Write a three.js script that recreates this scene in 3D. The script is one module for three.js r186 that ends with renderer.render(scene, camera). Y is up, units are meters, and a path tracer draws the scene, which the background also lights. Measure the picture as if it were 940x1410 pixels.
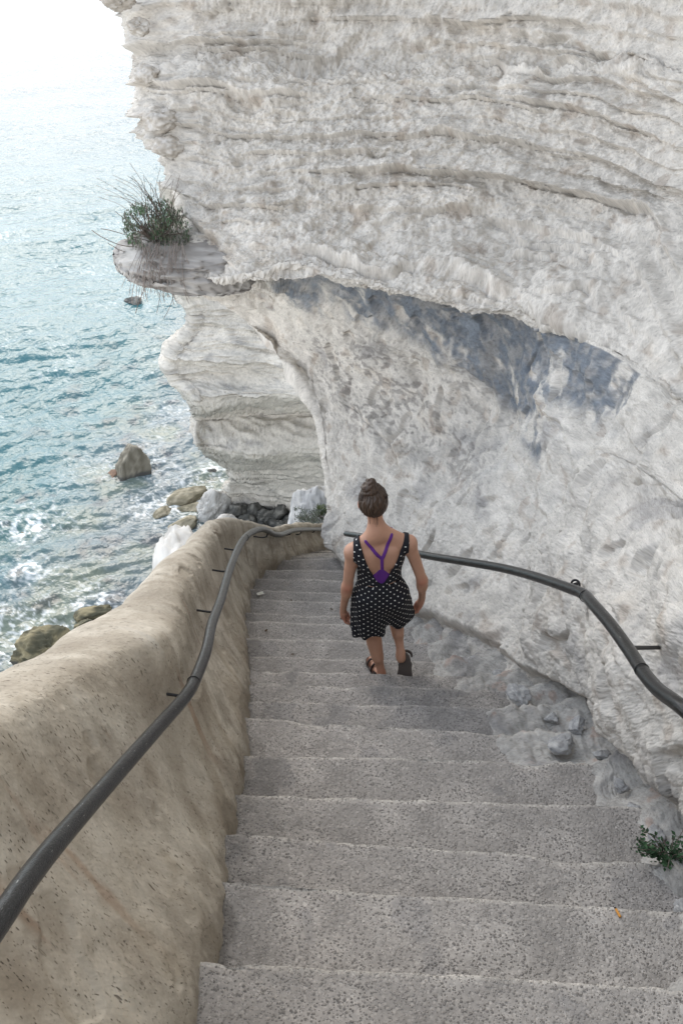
import * as THREE from 'three';
import { mergeGeometries, mergeVertices } from 'three/addons/utils/BufferGeometryUtils.js';

// ---------------------------------------------------------------- camera, sky, sun, exposure
const scene = new THREE.Scene();
const camera = new THREE.PerspectiveCamera(54.39, 682 / 1024, 0.05, 6000);
camera.position.set(0, 0, 0);
camera.rotation.set(-35 * Math.PI / 180, 0, 0);
scene.add(camera);

const renderer = new THREE.WebGLRenderer({ antialias: true });
renderer.toneMapping = THREE.LinearToneMapping;
renderer.toneMappingExposure = 1.82;
renderer.shadowMap.enabled = true;

const SUN = new THREE.Vector3(-0.24, 0.60, -0.75).normalize();
const sky = (() => {
  const w = 512, h = 256, d = new Float32Array(w * h * 4);
  for (let j = 0; j < h; j++) {
    const el = ((j + 0.5) / h - 0.5) * Math.PI, up = Math.sin(el);
    for (let i = 0; i < w; i++) {
      const az = ((i + 0.5) / w - 0.5) * 2 * Math.PI, c = Math.cos(el);
      const dx = c * Math.cos(az), dz = c * Math.sin(az);
      const cs = Math.max(0, dx * SUN.x + up * SUN.y + dz * SUN.z);
      const hz = Math.pow(1 - Math.max(0, Math.min(1, up)), 3);          // hazy white towards the horizon
      const gl = 0.8 * Math.pow(cs, 5) + 0.5 * Math.pow(cs, 24);          // thin bright haze round the sun
      const k = (j * w + i) * 4;
      const lo = up < -0.02 ? 0.6 : 1;
      d[k] = (0.60 + 1.05 * hz + gl * 1.0) * lo;
      d[k + 1] = (0.70 + 0.97 * hz + gl * 0.97) * lo;
      d[k + 2] = (0.86 + 0.83 * hz + gl * 0.9) * lo;
      d[k + 3] = 1;
    }
  }
  const t = new THREE.DataTexture(d, w, h, THREE.RGBAFormat, THREE.FloatType);
  t.mapping = THREE.EquirectangularReflectionMapping;
  t.magFilter = THREE.LinearFilter; t.needsUpdate = true;
  return t;
})();
scene.background = sky; scene.environment = sky;
const sun = new THREE.DirectionalLight(0xfff1df, 0.85);
sun.position.copy(SUN).multiplyScalar(60); sun.target.position.set(-4, -10, -15);
sun.position.add(sun.target.position);
sun.castShadow = true; sun.shadow.radius = 60;
sun.shadow.mapSize.set(2048, 2048);
Object.assign(sun.shadow.camera, { left: -45, right: 45, top: 45, bottom: -45, near: 1, far: 160 });
scene.add(sun); scene.add(sun.target);

// ---------------------------------------------------------------- tools
function rng(seed) { let s = seed >>> 0; return () => { s = (s + 0x6D2B79F5) >>> 0; let t = s; t = Math.imul(t ^ (t >>> 15), t | 1); t ^= t + Math.imul(t ^ (t >>> 7), t | 61); return ((t ^ (t >>> 14)) >>> 0) / 4294967296; }; }
const PERM = (() => { const r = rng(7), p = new Uint8Array(512), a = [...Array(256).keys()]; for (let i = 255; i > 0; i--) { const j = Math.floor(r() * (i + 1)); [a[i], a[j]] = [a[j], a[i]]; } for (let i = 0; i < 512; i++) p[i] = a[i & 255]; return p; })();
const GR = new Float32Array(256 * 3); { const r = rng(11); for (let i = 0; i < 256; i++) { const z = r() * 2 - 1, a = r() * 6.2832, q = Math.sqrt(1 - z * z); GR[i * 3] = q * Math.cos(a); GR[i * 3 + 1] = q * Math.sin(a); GR[i * 3 + 2] = z; } }
const fl = Math.floor, clamp = (x, a = 0, b = 1) => x < a ? a : x > b ? b : x, lerp = (a, b, t) => a + (b - a) * t;
const sst = (a, b, x) => { const t = clamp((x - a) / (b - a)); return t * t * (3 - 2 * t); };
function noise(x, y, z) {                                              // gradient noise, about -1..1
  const X = fl(x), Y = fl(y), Z = fl(z); x -= X; y -= Y; z -= Z;
  const u = x * x * x * (x * (x * 6 - 15) + 10), v = y * y * y * (y * (y * 6 - 15) + 10), w = z * z * z * (z * (z * 6 - 15) + 10);
  const A = X & 255, B = (X + 1) & 255, C = Y & 255, D = (Y + 1) & 255, E = Z & 255, F = (Z + 1) & 255;
  const AC = PERM[PERM[A] + C], AD = PERM[PERM[A] + D], BC = PERM[PERM[B] + C], BD = PERM[PERM[B] + D], x1 = x - 1, y1 = y - 1, z1 = z - 1;
  let n = PERM[AC + E] * 3; const a0 = GR[n] * x + GR[n + 1] * y + GR[n + 2] * z;
  n = PERM[BC + E] * 3; const a1 = GR[n] * x1 + GR[n + 1] * y + GR[n + 2] * z;
  n = PERM[AD + E] * 3; const b0 = GR[n] * x + GR[n + 1] * y1 + GR[n + 2] * z;
  n = PERM[BD + E] * 3; const b1 = GR[n] * x1 + GR[n + 1] * y1 + GR[n + 2] * z;
  n = PERM[AC + F] * 3; const c0 = GR[n] * x + GR[n + 1] * y + GR[n + 2] * z1;
  n = PERM[BC + F] * 3; const c1 = GR[n] * x1 + GR[n + 1] * y + GR[n + 2] * z1;
  n = PERM[AD + F] * 3; const d0 = GR[n] * x + GR[n + 1] * y1 + GR[n + 2] * z1;
  n = PERM[BD + F] * 3; const d1 = GR[n] * x1 + GR[n + 1] * y1 + GR[n + 2] * z1;
  const p = a0 + (a1 - a0) * u, q = b0 + (b1 - b0) * u, r = c0 + (c1 - c0) * u, s = d0 + (d1 - d0) * u;
  const m = p + (q - p) * v, o = r + (s - r) * v;
  return 1.6 * (m + (o - m) * w);
}
function fbm(x, y, z, o = 4, g = 0.5) { let s = 0, a = 1, f = 1; for (let i = 0; i < o; i++) { s += a * noise(x * f + i * 13.7, y * f - i * 7.3, z * f + i * 3.1); a *= g; f *= 2.03; } return s; }
function cells(x, y, z) {                                              // distance to the nearest scattered point and to the second nearest
  const X = fl(x), Y = fl(y), Z = fl(z); let d1 = 9, d2 = 9;
  for (let k = -1; k <= 1; k++) for (let j = -1; j <= 1; j++) for (let i = -1; i <= 1; i++) {
    const n = PERM[PERM[PERM[(X + i) & 255] + ((Y + j) & 255)] + ((Z + k) & 255)];
    const ax = X + i + 0.5 + GR[n * 3] * 0.5 - x, ay = Y + j + 0.5 + GR[n * 3 + 1] * 0.5 - y, az = Z + k + 0.5 + GR[n * 3 + 2] * 0.5 - z;
    const d = ax * ax + ay * ay + az * az;
    if (d < d1) { d2 = d1; d1 = d; } else if (d < d2) d2 = d;
  }
  return [Math.sqrt(d1), Math.sqrt(d2)];
}

const used = new Map();
function numbered(n) { const k = used.get(n) || 0; used.set(n, k + 1); return k ? n + '_' + String(k).padStart(3, '0') : n; }
function shade(o) { o.traverse((m) => { if (m.isMesh) { m.castShadow = true; m.receiveShadow = true; } }); return o; }
function mesh(name, geo, mat, parent) { const m = new THREE.Mesh(geo, mat); m.name = parent ? name : numbered(name); m.castShadow = m.receiveShadow = true; (parent || scene).add(m); return m; }
function struct(o) { o.userData.kind = 'structure'; return o; }
function tag(o, label, category, group) { o.userData.label = label; o.userData.category = category; if (group) o.userData.group = group; return o; }
function thing(name, label, category, pos, group) { const g = new THREE.Group(); g.name = numbered(name); if (pos) g.position.set(...pos); scene.add(g); return tag(g, label, category, group); }
function geom(pos, idx, uv, col) {
  const g = new THREE.BufferGeometry();
  g.setAttribute('position', new THREE.BufferAttribute(pos instanceof Float32Array ? pos : new Float32Array(pos), 3));
  if (uv) g.setAttribute('uv', new THREE.BufferAttribute(uv instanceof Float32Array ? uv : new Float32Array(uv), 2));
  if (col) g.setAttribute('color', new THREE.BufferAttribute(col instanceof Float32Array ? col : new Float32Array(col), 3));
  g.setIndex(new THREE.BufferAttribute(idx instanceof Uint32Array ? idx : new Uint32Array(idx), 1));
  g.computeVertexNormals(); return g;
}
function gridIndex(nu, nv) { const ix = new Uint32Array((nu - 1) * (nv - 1) * 6); let k = 0; for (let j = 0; j < nv - 1; j++) for (let i = 0; i < nu - 1; i++) { const a = j * nu + i, b = a + 1, c = a + nu, d = c + 1; ix[k++] = a; ix[k++] = c; ix[k++] = b; ix[k++] = b; ix[k++] = c; ix[k++] = d; } return ix; }
// a sheet through a net of points (smooth between them), sub-divided, then moved along its normal by relief() and coloured by paint()
function net(P, su, sv, relief, paint, uvs = 1, tame = 0) {
  const R = P.length, C = P[0].length, us = [], vs = [];
  for (let i = 0; i < C - 1; i++) for (let k = 0; k < su[i]; k++) us.push(i + k / su[i]); us.push(C - 1);
  for (let j = 0; j < R - 1; j++) for (let k = 0; k < sv[j]; k++) vs.push(j + k / sv[j]); vs.push(R - 1);
  const tg = (l, r) => l * r <= 0 ? 0 : Math.sign(l) * Math.min(Math.abs(l + r) * 0.5, 2.2 * Math.abs(l), 2.2 * Math.abs(r));     // no overshoot
  const smooth = (a, b, c, d, t) => b + 0.5 * t * (c - a + t * (2 * a - 5 * b + 4 * c - d + t * (3 * (b - c) + d - a)));
  const cr = (a, b, c, d, t) => { const e = c - b, m = tg(b - a || e, e), n = tg(e, d - c || e), t2 = t * t, t3 = t2 * t; return b + e * (3 * t2 - 2 * t3) + m * (t3 - 2 * t2 + t) + n * (t3 - t2); };
  const nu = us.length, nv = vs.length, pos = new Float32Array(nu * nv * 3), uv = new Float32Array(nu * nv * 2), col = new Float32Array(nu * nv * 3);
  // rows first
  const mid = [];
  for (let j = 0; j < R; j++) { const a = new Float64Array(nu * 3); for (let i = 0; i < nu; i++) { const c = Math.min(fl(us[i]), C - 2), t = us[i] - c; for (let k = 0; k < 3; k++) a[i * 3 + k] = (c < tame ? cr : smooth)(P[j][Math.max(c - 1, 0)][k], P[j][c][k], P[j][c + 1][k], P[j][Math.min(c + 2, C - 1)][k], t); } mid.push(a); }
  for (let j = 0; j < nv; j++) { const r = Math.min(fl(vs[j]), R - 2), t = vs[j] - r, A = mid[Math.max(r - 1, 0)], B = mid[r], D = mid[r + 1], E = mid[Math.min(r + 2, R - 1)]; for (let i = 0; i < nu * 3; i++) pos[j * nu * 3 + i] = smooth(A[i], B[i], D[i], E[i], t); }
  const out = new Float32Array(pos.length);
  const g = (i, j, k) => pos[(clamp(j, 0, nv - 1) * nu + clamp(i, 0, nu - 1)) * 3 + k];
  const cc = [0, 0, 0];
  for (let j = 0; j < nv; j++) for (let i = 0; i < nu; i++) {
    const ax = g(i + 2, j, 0) - g(i - 2, j, 0), ay = g(i + 2, j, 1) - g(i - 2, j, 1), az = g(i + 2, j, 2) - g(i - 2, j, 2);
    const bx = g(i, j - 2, 0) - g(i, j + 2, 0), by = g(i, j - 2, 1) - g(i, j + 2, 1), bz = g(i, j - 2, 2) - g(i, j + 2, 2);
    let nx = ay * bz - az * by, ny = az * bx - ax * bz, nz = ax * by - ay * bx; const l = Math.hypot(nx, ny, nz) || 1; nx /= l; ny /= l; nz /= l;
    const q = (j * nu + i) * 3, x = pos[q], y = pos[q + 1], z = pos[q + 2];
    const d = relief(x, y, z, us[i], vs[j], nx, ny, nz);
    out[q] = x + nx * d; out[q + 1] = y + ny * d; out[q + 2] = z + nz * d;
    paint(x, y, z, us[i], vs[j], d, cc); col[q] = cc[0]; col[q + 1] = cc[1]; col[q + 2] = cc[2];
  }
  // texture coordinates in metres along the sheet
  const len = (n, m, q) => { const a = new Float64Array(n); for (let i = 1; i < n; i++) { const l = []; for (let k = 0; k < m; k += Math.max(1, fl(m / 24))) { const [s, t] = q(i, k); l.push(Math.hypot(pos[s] - pos[t], pos[s + 1] - pos[t + 1], pos[s + 2] - pos[t + 2])); } l.sort((x, y) => x - y); a[i] = a[i - 1] + l[fl(l.length * 0.55)]; } return a; };
  const ul = len(nu, nv, (i, k) => [(k * nu + i) * 3, (k * nu + i - 1) * 3]), vl = len(nv, nu, (j, k) => [(j * nu + k) * 3, ((j - 1) * nu + k) * 3]);
  for (let j = 0; j < nv; j++) for (let i = 0; i < nu; i++) { uv[(j * nu + i) * 2] = ul[i] * uvs; uv[(j * nu + i) * 2 + 1] = vl[j] * uvs; }
  return geom(out, gridIndex(nu, nv), uv, col);
}
function tex(size, fn, srgb, rep = 1) { const d = new Uint8Array(size * size * 4); fn(d, size); const t = new THREE.DataTexture(d, size, size, THREE.RGBAFormat); t.wrapS = t.wrapT = THREE.RepeatWrapping; t.magFilter = THREE.LinearFilter; t.minFilter = THREE.LinearMipmapLinearFilter; t.generateMipmaps = true; if (srgb) t.colorSpace = THREE.SRGBColorSpace; t.repeat.set(rep, rep); t.needsUpdate = true; return t; }
// tileable noise: noise on a torus-free wrapped lattice
function wnoise(x, y, per, seed) {
  const X = fl(x), Y = fl(y); x -= X; y -= Y; const u = x * x * (3 - 2 * x), v = y * y * (3 - 2 * y);
  const i0 = X % per & 255, i1 = (X + 1) % per & 255, j0 = (Y % per + seed * 31) & 255, j1 = ((Y + 1) % per + seed * 31) & 255, p = PERM[i0], q = PERM[i1];
  const a = PERM[p + j0], b = PERM[q + j0], c = PERM[p + j1], d = PERM[q + j1];
  const m = a + (b - a) * u; return (m + (c + (d - c) * u - m) * v) / 255;
}
function wfbm(x, y, per, o, seed) { let s = 0, a = 0.5, p = per; for (let i = 0; i < o; i++) { s += a * wnoise(x * p, y * p, p, seed + i); a *= 0.5; p *= 2; } return s / (1 - Math.pow(0.5, o)); }
function spots(field, size, n, r0, r1, asp, r, depth) {                // scatters soft-edged dots into a wrapped field (min)
  for (let k = 0; k < n; k++) {
    const cx = r() * size, cy = r() * size, q = Math.pow(r(), 3), rad = r0 + (r1 - r0) * q, ry = rad * asp, dp = depth * (0.5 + 0.5 * r()), a = (r() - 0.5) * 0.9;
    const R = Math.ceil(Math.max(rad, ry) * 1.3);
    for (let j = -R; j <= R; j++) for (let i = -R; i <= R; i++) {
      const e = Math.hypot((i + a * j * 0.4) / rad, j / ry); if (e > 1.2) continue;
      const x = ((fl(cx) + i) % size + size) % size, y = ((fl(cy) + j) % size + size) % size, v = dp * sst(1.2, 0.6, e);
      const p = y * size + x; if (v > field[p]) field[p] = v;
    }
  }
}
const STEPS = [[-0.468, -1.78, 1.062, -1.684, -3.0], [-0.417, -2.195, 1.194, -2.072, -3.185], [-0.459, -2.524, 1.227, -2.383, -3.346], [-0.45, -2.853, 1.267, -2.783, -3.506], [-0.465, -3.232, 1.174, -3.174, -3.681], [-0.504, -3.645, 0.819, -3.529, -3.867], [-0.54, -3.898, 0.806, -3.843, -4.004], [-0.564, -4.195, 0.941, -4.13, -4.154], [-0.572, -4.424, 0.704, -4.374, -4.283], [-0.591, -4.695, 0.601, -4.648, -4.423], [-0.648, -5.072, 0.565, -5.007, -4.597], [-0.688, -5.45, 0.494, -5.372, -4.771], [-0.707, -5.675, 0.421, -5.61, -4.896], [-0.727, -6.036, 0.284, -5.974, -5.064], [-0.733, -6.331, 0.207, -6.275, -5.211], [-0.717, -6.675, 0.124, -6.646, -5.374], [-0.661, -6.988, 0.065, -6.978, -5.526], [-0.522, -7.357, -0.02, -7.39, -5.697]];
const CLIFF = [[[-0.66,16.0,-17.34],[-0.71,16.0,-13.43],[-0.6,16.0,-12.65],[0.0,16.0,-12.37],[0.55,16.0,-12.2],[1.08,16.0,-12.09],[1.66,16.0,-11.98],[2.2,16.0,-11.75],[2.7,16.0,-11.42],[3.12,16.0,-10.97],[3.41,16.0,-10.41],[3.47,16.0,-8.73],[0.95,16.0,-5.8],[1.0,16.0,-3.8],[1.1,16.0,0.3],[2.8,16.0,3.8]],[[-1.36,7.0,-15.34],[-1.41,7.0,-11.43],[-1.3,7.0,-10.65],[-0.7,7.0,-10.37],[-0.15,7.0,-10.2],[0.38,7.0,-10.09],[0.96,7.0,-9.98],[1.5,7.0,-9.75],[2.0,7.0,-9.42],[2.42,7.0,-8.97],[2.71,7.0,-8.41],[2.77,7.0,-6.73],[0.25,7.0,-3.8],[0.3,7.0,-1.8],[0.4,7.0,2.3],[2.1,7.0,5.8]],[[-1.71,2.6,-14.34],[-1.76,2.6,-10.43],[-1.65,2.6,-9.65],[-1.05,2.6,-9.37],[-0.5,2.6,-9.2],[0.03,2.6,-9.09],[0.61,2.6,-8.98],[1.15,2.6,-8.75],[1.65,2.6,-8.42],[2.07,2.6,-7.97],[2.36,2.6,-7.41],[2.42,2.6,-5.73],[1.0,2.6,-2.8],[1.05,2.6,-0.8],[1.15,2.6,3.3],[2.85,2.6,6.8]],[[-1.86,-1.86,-14.14],[-1.91,-1.34,-10.23],[-1.8,-1.24,-9.45],[-1.2,-1.2,-9.17],[-0.65,-1.18,-9.0],[-0.12,-1.17,-8.89],[0.46,-1.15,-8.78],[1.0,-1.12,-8.55],[1.5,-1.08,-8.22],[1.92,-1.02,-7.77],[2.21,-0.95,-7.21],[2.27,-0.73,-5.53],[2.15,-0.35,-2.6],[2.2,-0.2,-0.6],[2.3,0.3,3.5],[4.0,0.5,7.0]],[[-1.69,-2.75,-13.46],[-1.78,-1.99,-9.72],[-1.68,-1.83,-8.97],[-1.19,-1.78,-8.7],[-0.64,-1.75,-8.54],[-0.12,-1.72,-8.44],[0.45,-1.7,-8.33],[1.0,-1.66,-8.12],[1.49,-1.59,-7.8],[1.91,-1.51,-7.37],[2.19,-1.4,-6.83],[2.25,-1.07,-5.23],[2.1,-0.75,-2.55],[2.15,-0.55,-0.6],[2.2,0.0,3.5],[4.0,0.3,7.0]],[[-1.52,-3.5,-12.93],[-1.66,-2.53,-9.34],[-1.57,-2.34,-8.62],[-1.19,-2.27,-8.36],[-0.64,-2.22,-8.21],[-0.12,-2.2,-8.11],[0.45,-2.17,-8.0],[1.0,-2.11,-7.8],[1.49,-2.03,-7.49],[1.91,-1.92,-7.08],[2.19,-1.78,-6.57],[2.25,-1.36,-5.03],[2.05,-1.1,-2.5],[2.1,-0.85,-0.6],[2.2,-0.2,3.5],[4.0,0.1,7.0]],[[-1.25,-4.21,-12.41],[-1.46,-3.04,-8.96],[-1.38,-2.81,-8.27],[-1.19,-2.72,-8.02],[-0.64,-2.67,-7.87],[-0.11,-2.64,-7.77],[0.45,-2.6,-7.67],[0.99,-2.54,-7.48],[1.49,-2.44,-7.18],[1.91,-2.3,-6.79],[2.19,-2.14,-6.29],[2.24,-1.63,-4.81],[2.0,-1.4,-2.45],[2.05,-1.1,-0.6],[2.1,-0.4,3.5],[4.0,0.0,7.0]],[[-1.36,-4.57,-11.82],[-1.55,-3.34,-8.65],[-1.46,-3.08,-7.98],[-1.1,-2.97,-7.75],[-0.69,-2.89,-7.56],[-0.22,-2.82,-7.42],[0.19,-2.81,-7.19],[0.61,-2.81,-6.95],[1.02,-2.8,-6.71],[1.39,-2.7,-6.41],[1.65,-2.62,-5.76],[1.87,-2.49,-4.73],[1.95,-1.6,-2.4],[2.0,-1.3,-0.6],[2.1,-0.6,3.5],[4.0,0.0,7.0]],[[-1.28,-4.73,-11.76],[-1.49,-3.47,-8.62],[-1.41,-3.2,-7.95],[-1.06,-3.12,-7.71],[-0.69,-3.03,-7.52],[-0.25,-2.93,-7.35],[0.16,-2.92,-7.11],[0.59,-2.91,-6.87],[1.01,-2.93,-6.62],[1.37,-2.82,-6.35],[1.63,-2.69,-5.61],[1.85,-2.52,-4.58],[1.93,-1.68,-2.4],[1.98,-1.38,-0.6],[2.1,-0.68,3.5],[4.0,0.0,7.0]],[[-0.96,-5.42,-13.17],[-1.38,-4.14,-10.04],[-1.33,-3.86,-9.38],[-1.0,-3.84,-9.28],[-0.62,-3.71,-9.0],[-0.19,-3.3,-8.07],[0.25,-3.24,-7.62],[0.67,-3.16,-7.19],[1.07,-3.12,-6.83],[1.39,-2.96,-6.41],[1.61,-2.76,-5.54],[1.82,-2.54,-4.44],[1.9,-1.75,-2.4],[1.95,-1.45,-0.6],[2.05,-0.75,3.5],[4.0,0.0,7.0]],[[-0.64,-7.27,-16.27],[-1.1,-5.07,-11.35],[-1.07,-4.36,-9.76],[-0.79,-4.37,-9.51],[-0.43,-4.17,-9.16],[-0.07,-3.83,-8.42],[0.38,-3.73,-7.89],[0.76,-3.58,-7.32],[1.15,-3.43,-6.76],[1.46,-3.2,-6.19],[1.63,-2.9,-5.23],[1.77,-2.62,-4.15],[1.85,-1.9,-2.35],[1.9,-1.6,-0.6],[2.05,-0.9,3.5],[4.0,-0.1,7.0]],[[0.06,-7.61,-15.54],[-0.59,-5.25,-10.73],[-0.63,-4.5,-9.18],[-0.44,-4.51,-9.05],[-0.21,-4.38,-8.78],[0.13,-4.21,-8.29],[0.51,-4.08,-7.76],[0.89,-3.9,-7.16],[1.21,-3.65,-6.48],[1.47,-3.38,-5.81],[1.6,-3.05,-4.82],[1.71,-2.74,-3.82],[1.78,-2.1,-2.3],[1.85,-1.8,-0.6],[2.0,-1.1,3.5],[4.0,-0.2,7.0]],[[0.6,-7.99,-14.67],[-0.2,-5.44,-9.99],[-0.28,-4.62,-8.49],[-0.17,-4.63,-8.36],[0.0,-4.58,-8.14],[0.29,-4.44,-7.76],[0.61,-4.29,-7.25],[0.93,-4.03,-6.58],[1.2,-3.74,-5.92],[1.42,-3.43,-5.17],[1.44,-2.91,-4.06],[1.45,-2.46,-3.04],[1.7,-2.3,-2.2],[1.78,-2.0,-0.6],[1.95,-1.3,3.5],[4.0,-0.3,7.0]],[[0.84,-8.48,-14.21],[-0.03,-5.76,-9.64],[-0.14,-4.88,-8.18],[-0.07,-4.91,-8.03],[0.12,-4.87,-7.7],[0.37,-4.65,-7.12],[0.65,-4.4,-6.44],[0.92,-4.15,-5.88],[1.16,-3.86,-5.23],[1.33,-3.43,-4.44],[1.31,-2.86,-3.43],[1.28,-2.35,-2.51],[1.6,-2.5,-2.1],[1.7,-2.15,-0.6],[1.9,-1.5,3.5],[4.0,-0.4,7.0]],[[0.9,-9.32,-13.62],[0.01,-6.32,-9.24],[-0.1,-5.36,-7.84],[-0.03,-5.31,-7.64],[0.19,-5.07,-7.07],[0.41,-4.82,-6.52],[0.66,-4.59,-5.94],[0.92,-4.29,-5.3],[1.13,-3.99,-4.65],[1.25,-3.53,-3.88],[1.24,-2.96,-2.99],[1.25,-2.51,-2.27],[1.5,-2.7,-2.0],[1.6,-2.3,-0.6],[1.8,-1.7,3.5],[4.0,-0.5,7.0]],[[1.01,-10.06,-13.1],[0.08,-6.83,-8.89],[-0.04,-5.79,-7.54],[0.08,-5.57,-7.03],[0.25,-5.24,-6.34],[0.41,-4.93,-5.7],[0.57,-4.73,-5.36],[0.82,-4.42,-4.78],[1.06,-4.21,-4.31],[1.27,-3.84,-3.66],[1.31,-3.59,-3.1],[1.34,-3.35,-2.48],[1.4,-2.95,-1.75],[1.5,-2.5,-0.6],[1.7,-1.9,3.5],[4.0,-0.6,7.0]],[[1.11,-10.86,-13.1],[0.18,-7.63,-8.89],[0.06,-6.59,-7.54],[0.18,-6.37,-7.03],[0.35,-6.04,-6.34],[0.51,-5.73,-5.7],[0.67,-5.53,-5.36],[0.92,-5.22,-4.78],[1.16,-5.01,-4.31],[1.37,-4.64,-3.66],[1.41,-4.39,-3.1],[1.44,-4.15,-2.48],[1.5,-3.75,-1.75],[1.6,-3.3,-0.6],[1.8,-2.7,3.5],[4.1,-1.4,7.0]]];  // top rows include an unseen overhang above the camera, added to darken near steps
const FAR_CLIFF = [[[-3.69,-9.87,-33.0],[-4.5,-8.08,-27.0],[-4.25,-7.18,-24.0],[-3.81,-7.18,-24.0],[-2.95,-7.18,-24.0],[-1.56,-7.18,-24.0],[0.17,-6.88,-23.0],[2.07,-6.58,-22.0]],[[-3.63,-13.31,-33.5],[-4.58,-10.93,-27.5],[-4.34,-9.74,-24.5],[-3.89,-9.74,-24.5],[-2.99,-9.74,-24.5],[-1.67,-9.66,-24.3],[0.18,-9.34,-23.5],[2.18,-8.74,-22.0]],[[-3.14,-15.19,-34.0],[-4.26,-12.51,-28.0],[-4.08,-11.17,-25.0],[-3.62,-11.08,-24.8],[-2.89,-10.99,-24.6],[-1.71,-10.85,-24.3],[0.18,-10.5,-23.5],[2.24,-9.83,-22.0]],[[-4.01,-16.61,-33.8],[-5.0,-13.66,-27.8],[-4.74,-12.19,-24.8],[-4.33,-12.04,-24.5],[-3.32,-11.94,-24.3],[-1.73,-11.8,-24.0],[0.19,-11.55,-23.5],[2.3,-10.81,-22.0]],[[-3.85,-17.52,-33.8],[-4.89,-14.41,-27.8],[-4.64,-12.86,-24.8],[-4.15,-12.7,-24.5],[-3.16,-12.55,-24.3],[-1.76,-12.4,-24.0],[0.19,-12.14,-23.5],[2.33,-11.37,-22.0]],[[-3.04,-18.36,-33.4],[-4.21,-15.06,-27.4],[-4.04,-13.42,-24.4],[-3.6,-13.31,-24.2],[-2.77,-13.11,-24.0],[-1.57,-12.95,-23.8],[0.19,-12.63,-23.2],[2.36,-11.97,-22.0]],[[-3.35,-20.35,-35.9],[-4.69,-16.95,-29.9],[-4.53,-15.25,-26.9],[-4.03,-15.13,-26.7],[-3.07,-14.81,-26.4],[-1.73,-14.49,-26.0],[0.21,-14.2,-25.4],[2.59,-13.42,-24.0]],[[-3.28,-21.27,-35.0],[-4.59,-17.62,-29.0],[-4.43,-15.8,-26.0],[-3.94,-15.81,-25.8],[-3.06,-15.85,-25.5],[-1.72,-15.47,-25.2],[0.21,-15.17,-24.8],[2.66,-14.68,-24.0]],[[-2.37,-24.06,-38.2],[-4.1,-20.28,-32.2],[-4.07,-18.39,-29.2],[-3.55,-18.35,-29.0],[-2.97,-18.13,-28.7],[-1.83,-17.71,-28.4],[0.24,-17.34,-27.8],[2.96,-16.53,-26.5]],[[-2.12,-25.71,-39.4],[-4.01,-21.79,-33.4],[-4.02,-19.83,-30.4],[-3.37,-19.83,-30.2],[-2.72,-19.38,-29.8],[-1.79,-19.0,-29.5],[0.25,-18.68,-29.0],[3.15,-17.98,-28.0]],[[-2.38,-26.51,-40.0],[-4.28,-22.54,-34.0],[-4.28,-20.55,-31.0],[-3.69,-20.48,-30.8],[-2.93,-20.21,-30.4],[-1.84,-19.95,-30.0],[0.26,-19.55,-29.5],[3.3,-19.22,-29.0]],[[-2.22,-27.77,-40.6],[-4.22,-23.67,-34.6],[-4.24,-21.62,-31.6],[-3.6,-21.48,-31.4],[-2.77,-21.61,-31.2],[-1.78,-21.4,-30.8],[0.27,-21.05,-30.3],[3.46,-20.84,-30.0]],[[-1.31,-29.73,-42.0],[-3.57,-25.48,-36.0],[-3.68,-23.36,-33.0],[-3.16,-23.22,-32.8],[-2.46,-22.93,-32.4],[-1.71,-22.65,-32.0],[0.28,-22.3,-31.5],[3.6,-21.94,-31.0]],[[-1.16,-31.29,-43.0],[-3.53,-26.93,-37.0],[-3.68,-24.74,-34.0],[-3.1,-24.52,-33.7],[-2.46,-24.23,-33.3],[-1.73,-24.01,-33.0],[0.29,-23.65,-32.5],[3.75,-23.29,-32.0]],[[-1.16,-25.0,-43.3],[-3.53,-25.0,-37.3],[-3.68,-25.0,-34.3],[-3.1,-25.0,-34.0],[-2.46,-25.0,-33.6],[-1.73,-25.0,-33.3],[0.29,-25.0,-32.8],[3.75,-25.0,-32.3]]];

// ---------------------------------------------------------------- materials
const grainBump = tex(1024, (d, n) => { const f = new Float32Array(n * n); spots(f, n, 5000, 2, 9, 1, rng(3), 1); for (let y = 0; y < n; y++) for (let x = 0; x < n; x++) { const v = 255 * clamp(0.25 + 0.75 * wfbm(x / n, y / n, 16, 6, 1) - 0.35 * f[y * n + x]); const k = (y * n + x) * 4; d[k] = d[k + 1] = d[k + 2] = v; d[k + 3] = 255; } });
const grainMap = tex(1024, (d, n) => { const f = new Float32Array(n * n); spots(f, n, 2600, 1.5, 7, 1, rng(5), 1); for (let y = 0; y < n; y++) for (let x = 0; x < n; x++) { const v = clamp(0.93 + 0.22 * (wfbm(x / n, y / n, 12, 6, 4) - 0.5) + 0.16 * (wfbm(x / n, y / n, 90, 3, 9) - 0.5) - 0.12 * f[y * n + x]); const k = (y * n + x) * 4; d[k] = 255 * v; d[k + 1] = 252 * v; d[k + 2] = 247 * v; d[k + 3] = 255; } }, true);
const rockMat = new THREE.MeshStandardMaterial({ vertexColors: true, map: grainMap, bumpMap: grainBump, bumpScale: 0.004, roughness: 0.95 });
const stoneMat = new THREE.MeshStandardMaterial({ vertexColors: true, roughness: 0.95 });
const concreteField = (() => { const n = 1024, f = new Float32Array(n * n), g = new Float32Array(n * n); spots(f, n, 16000, 0.9, 4.6, 1, rng(21), 1); spots(g, n, 5200, 2, 8, 1, rng(22), 1); return { n, f, g }; })();
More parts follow.
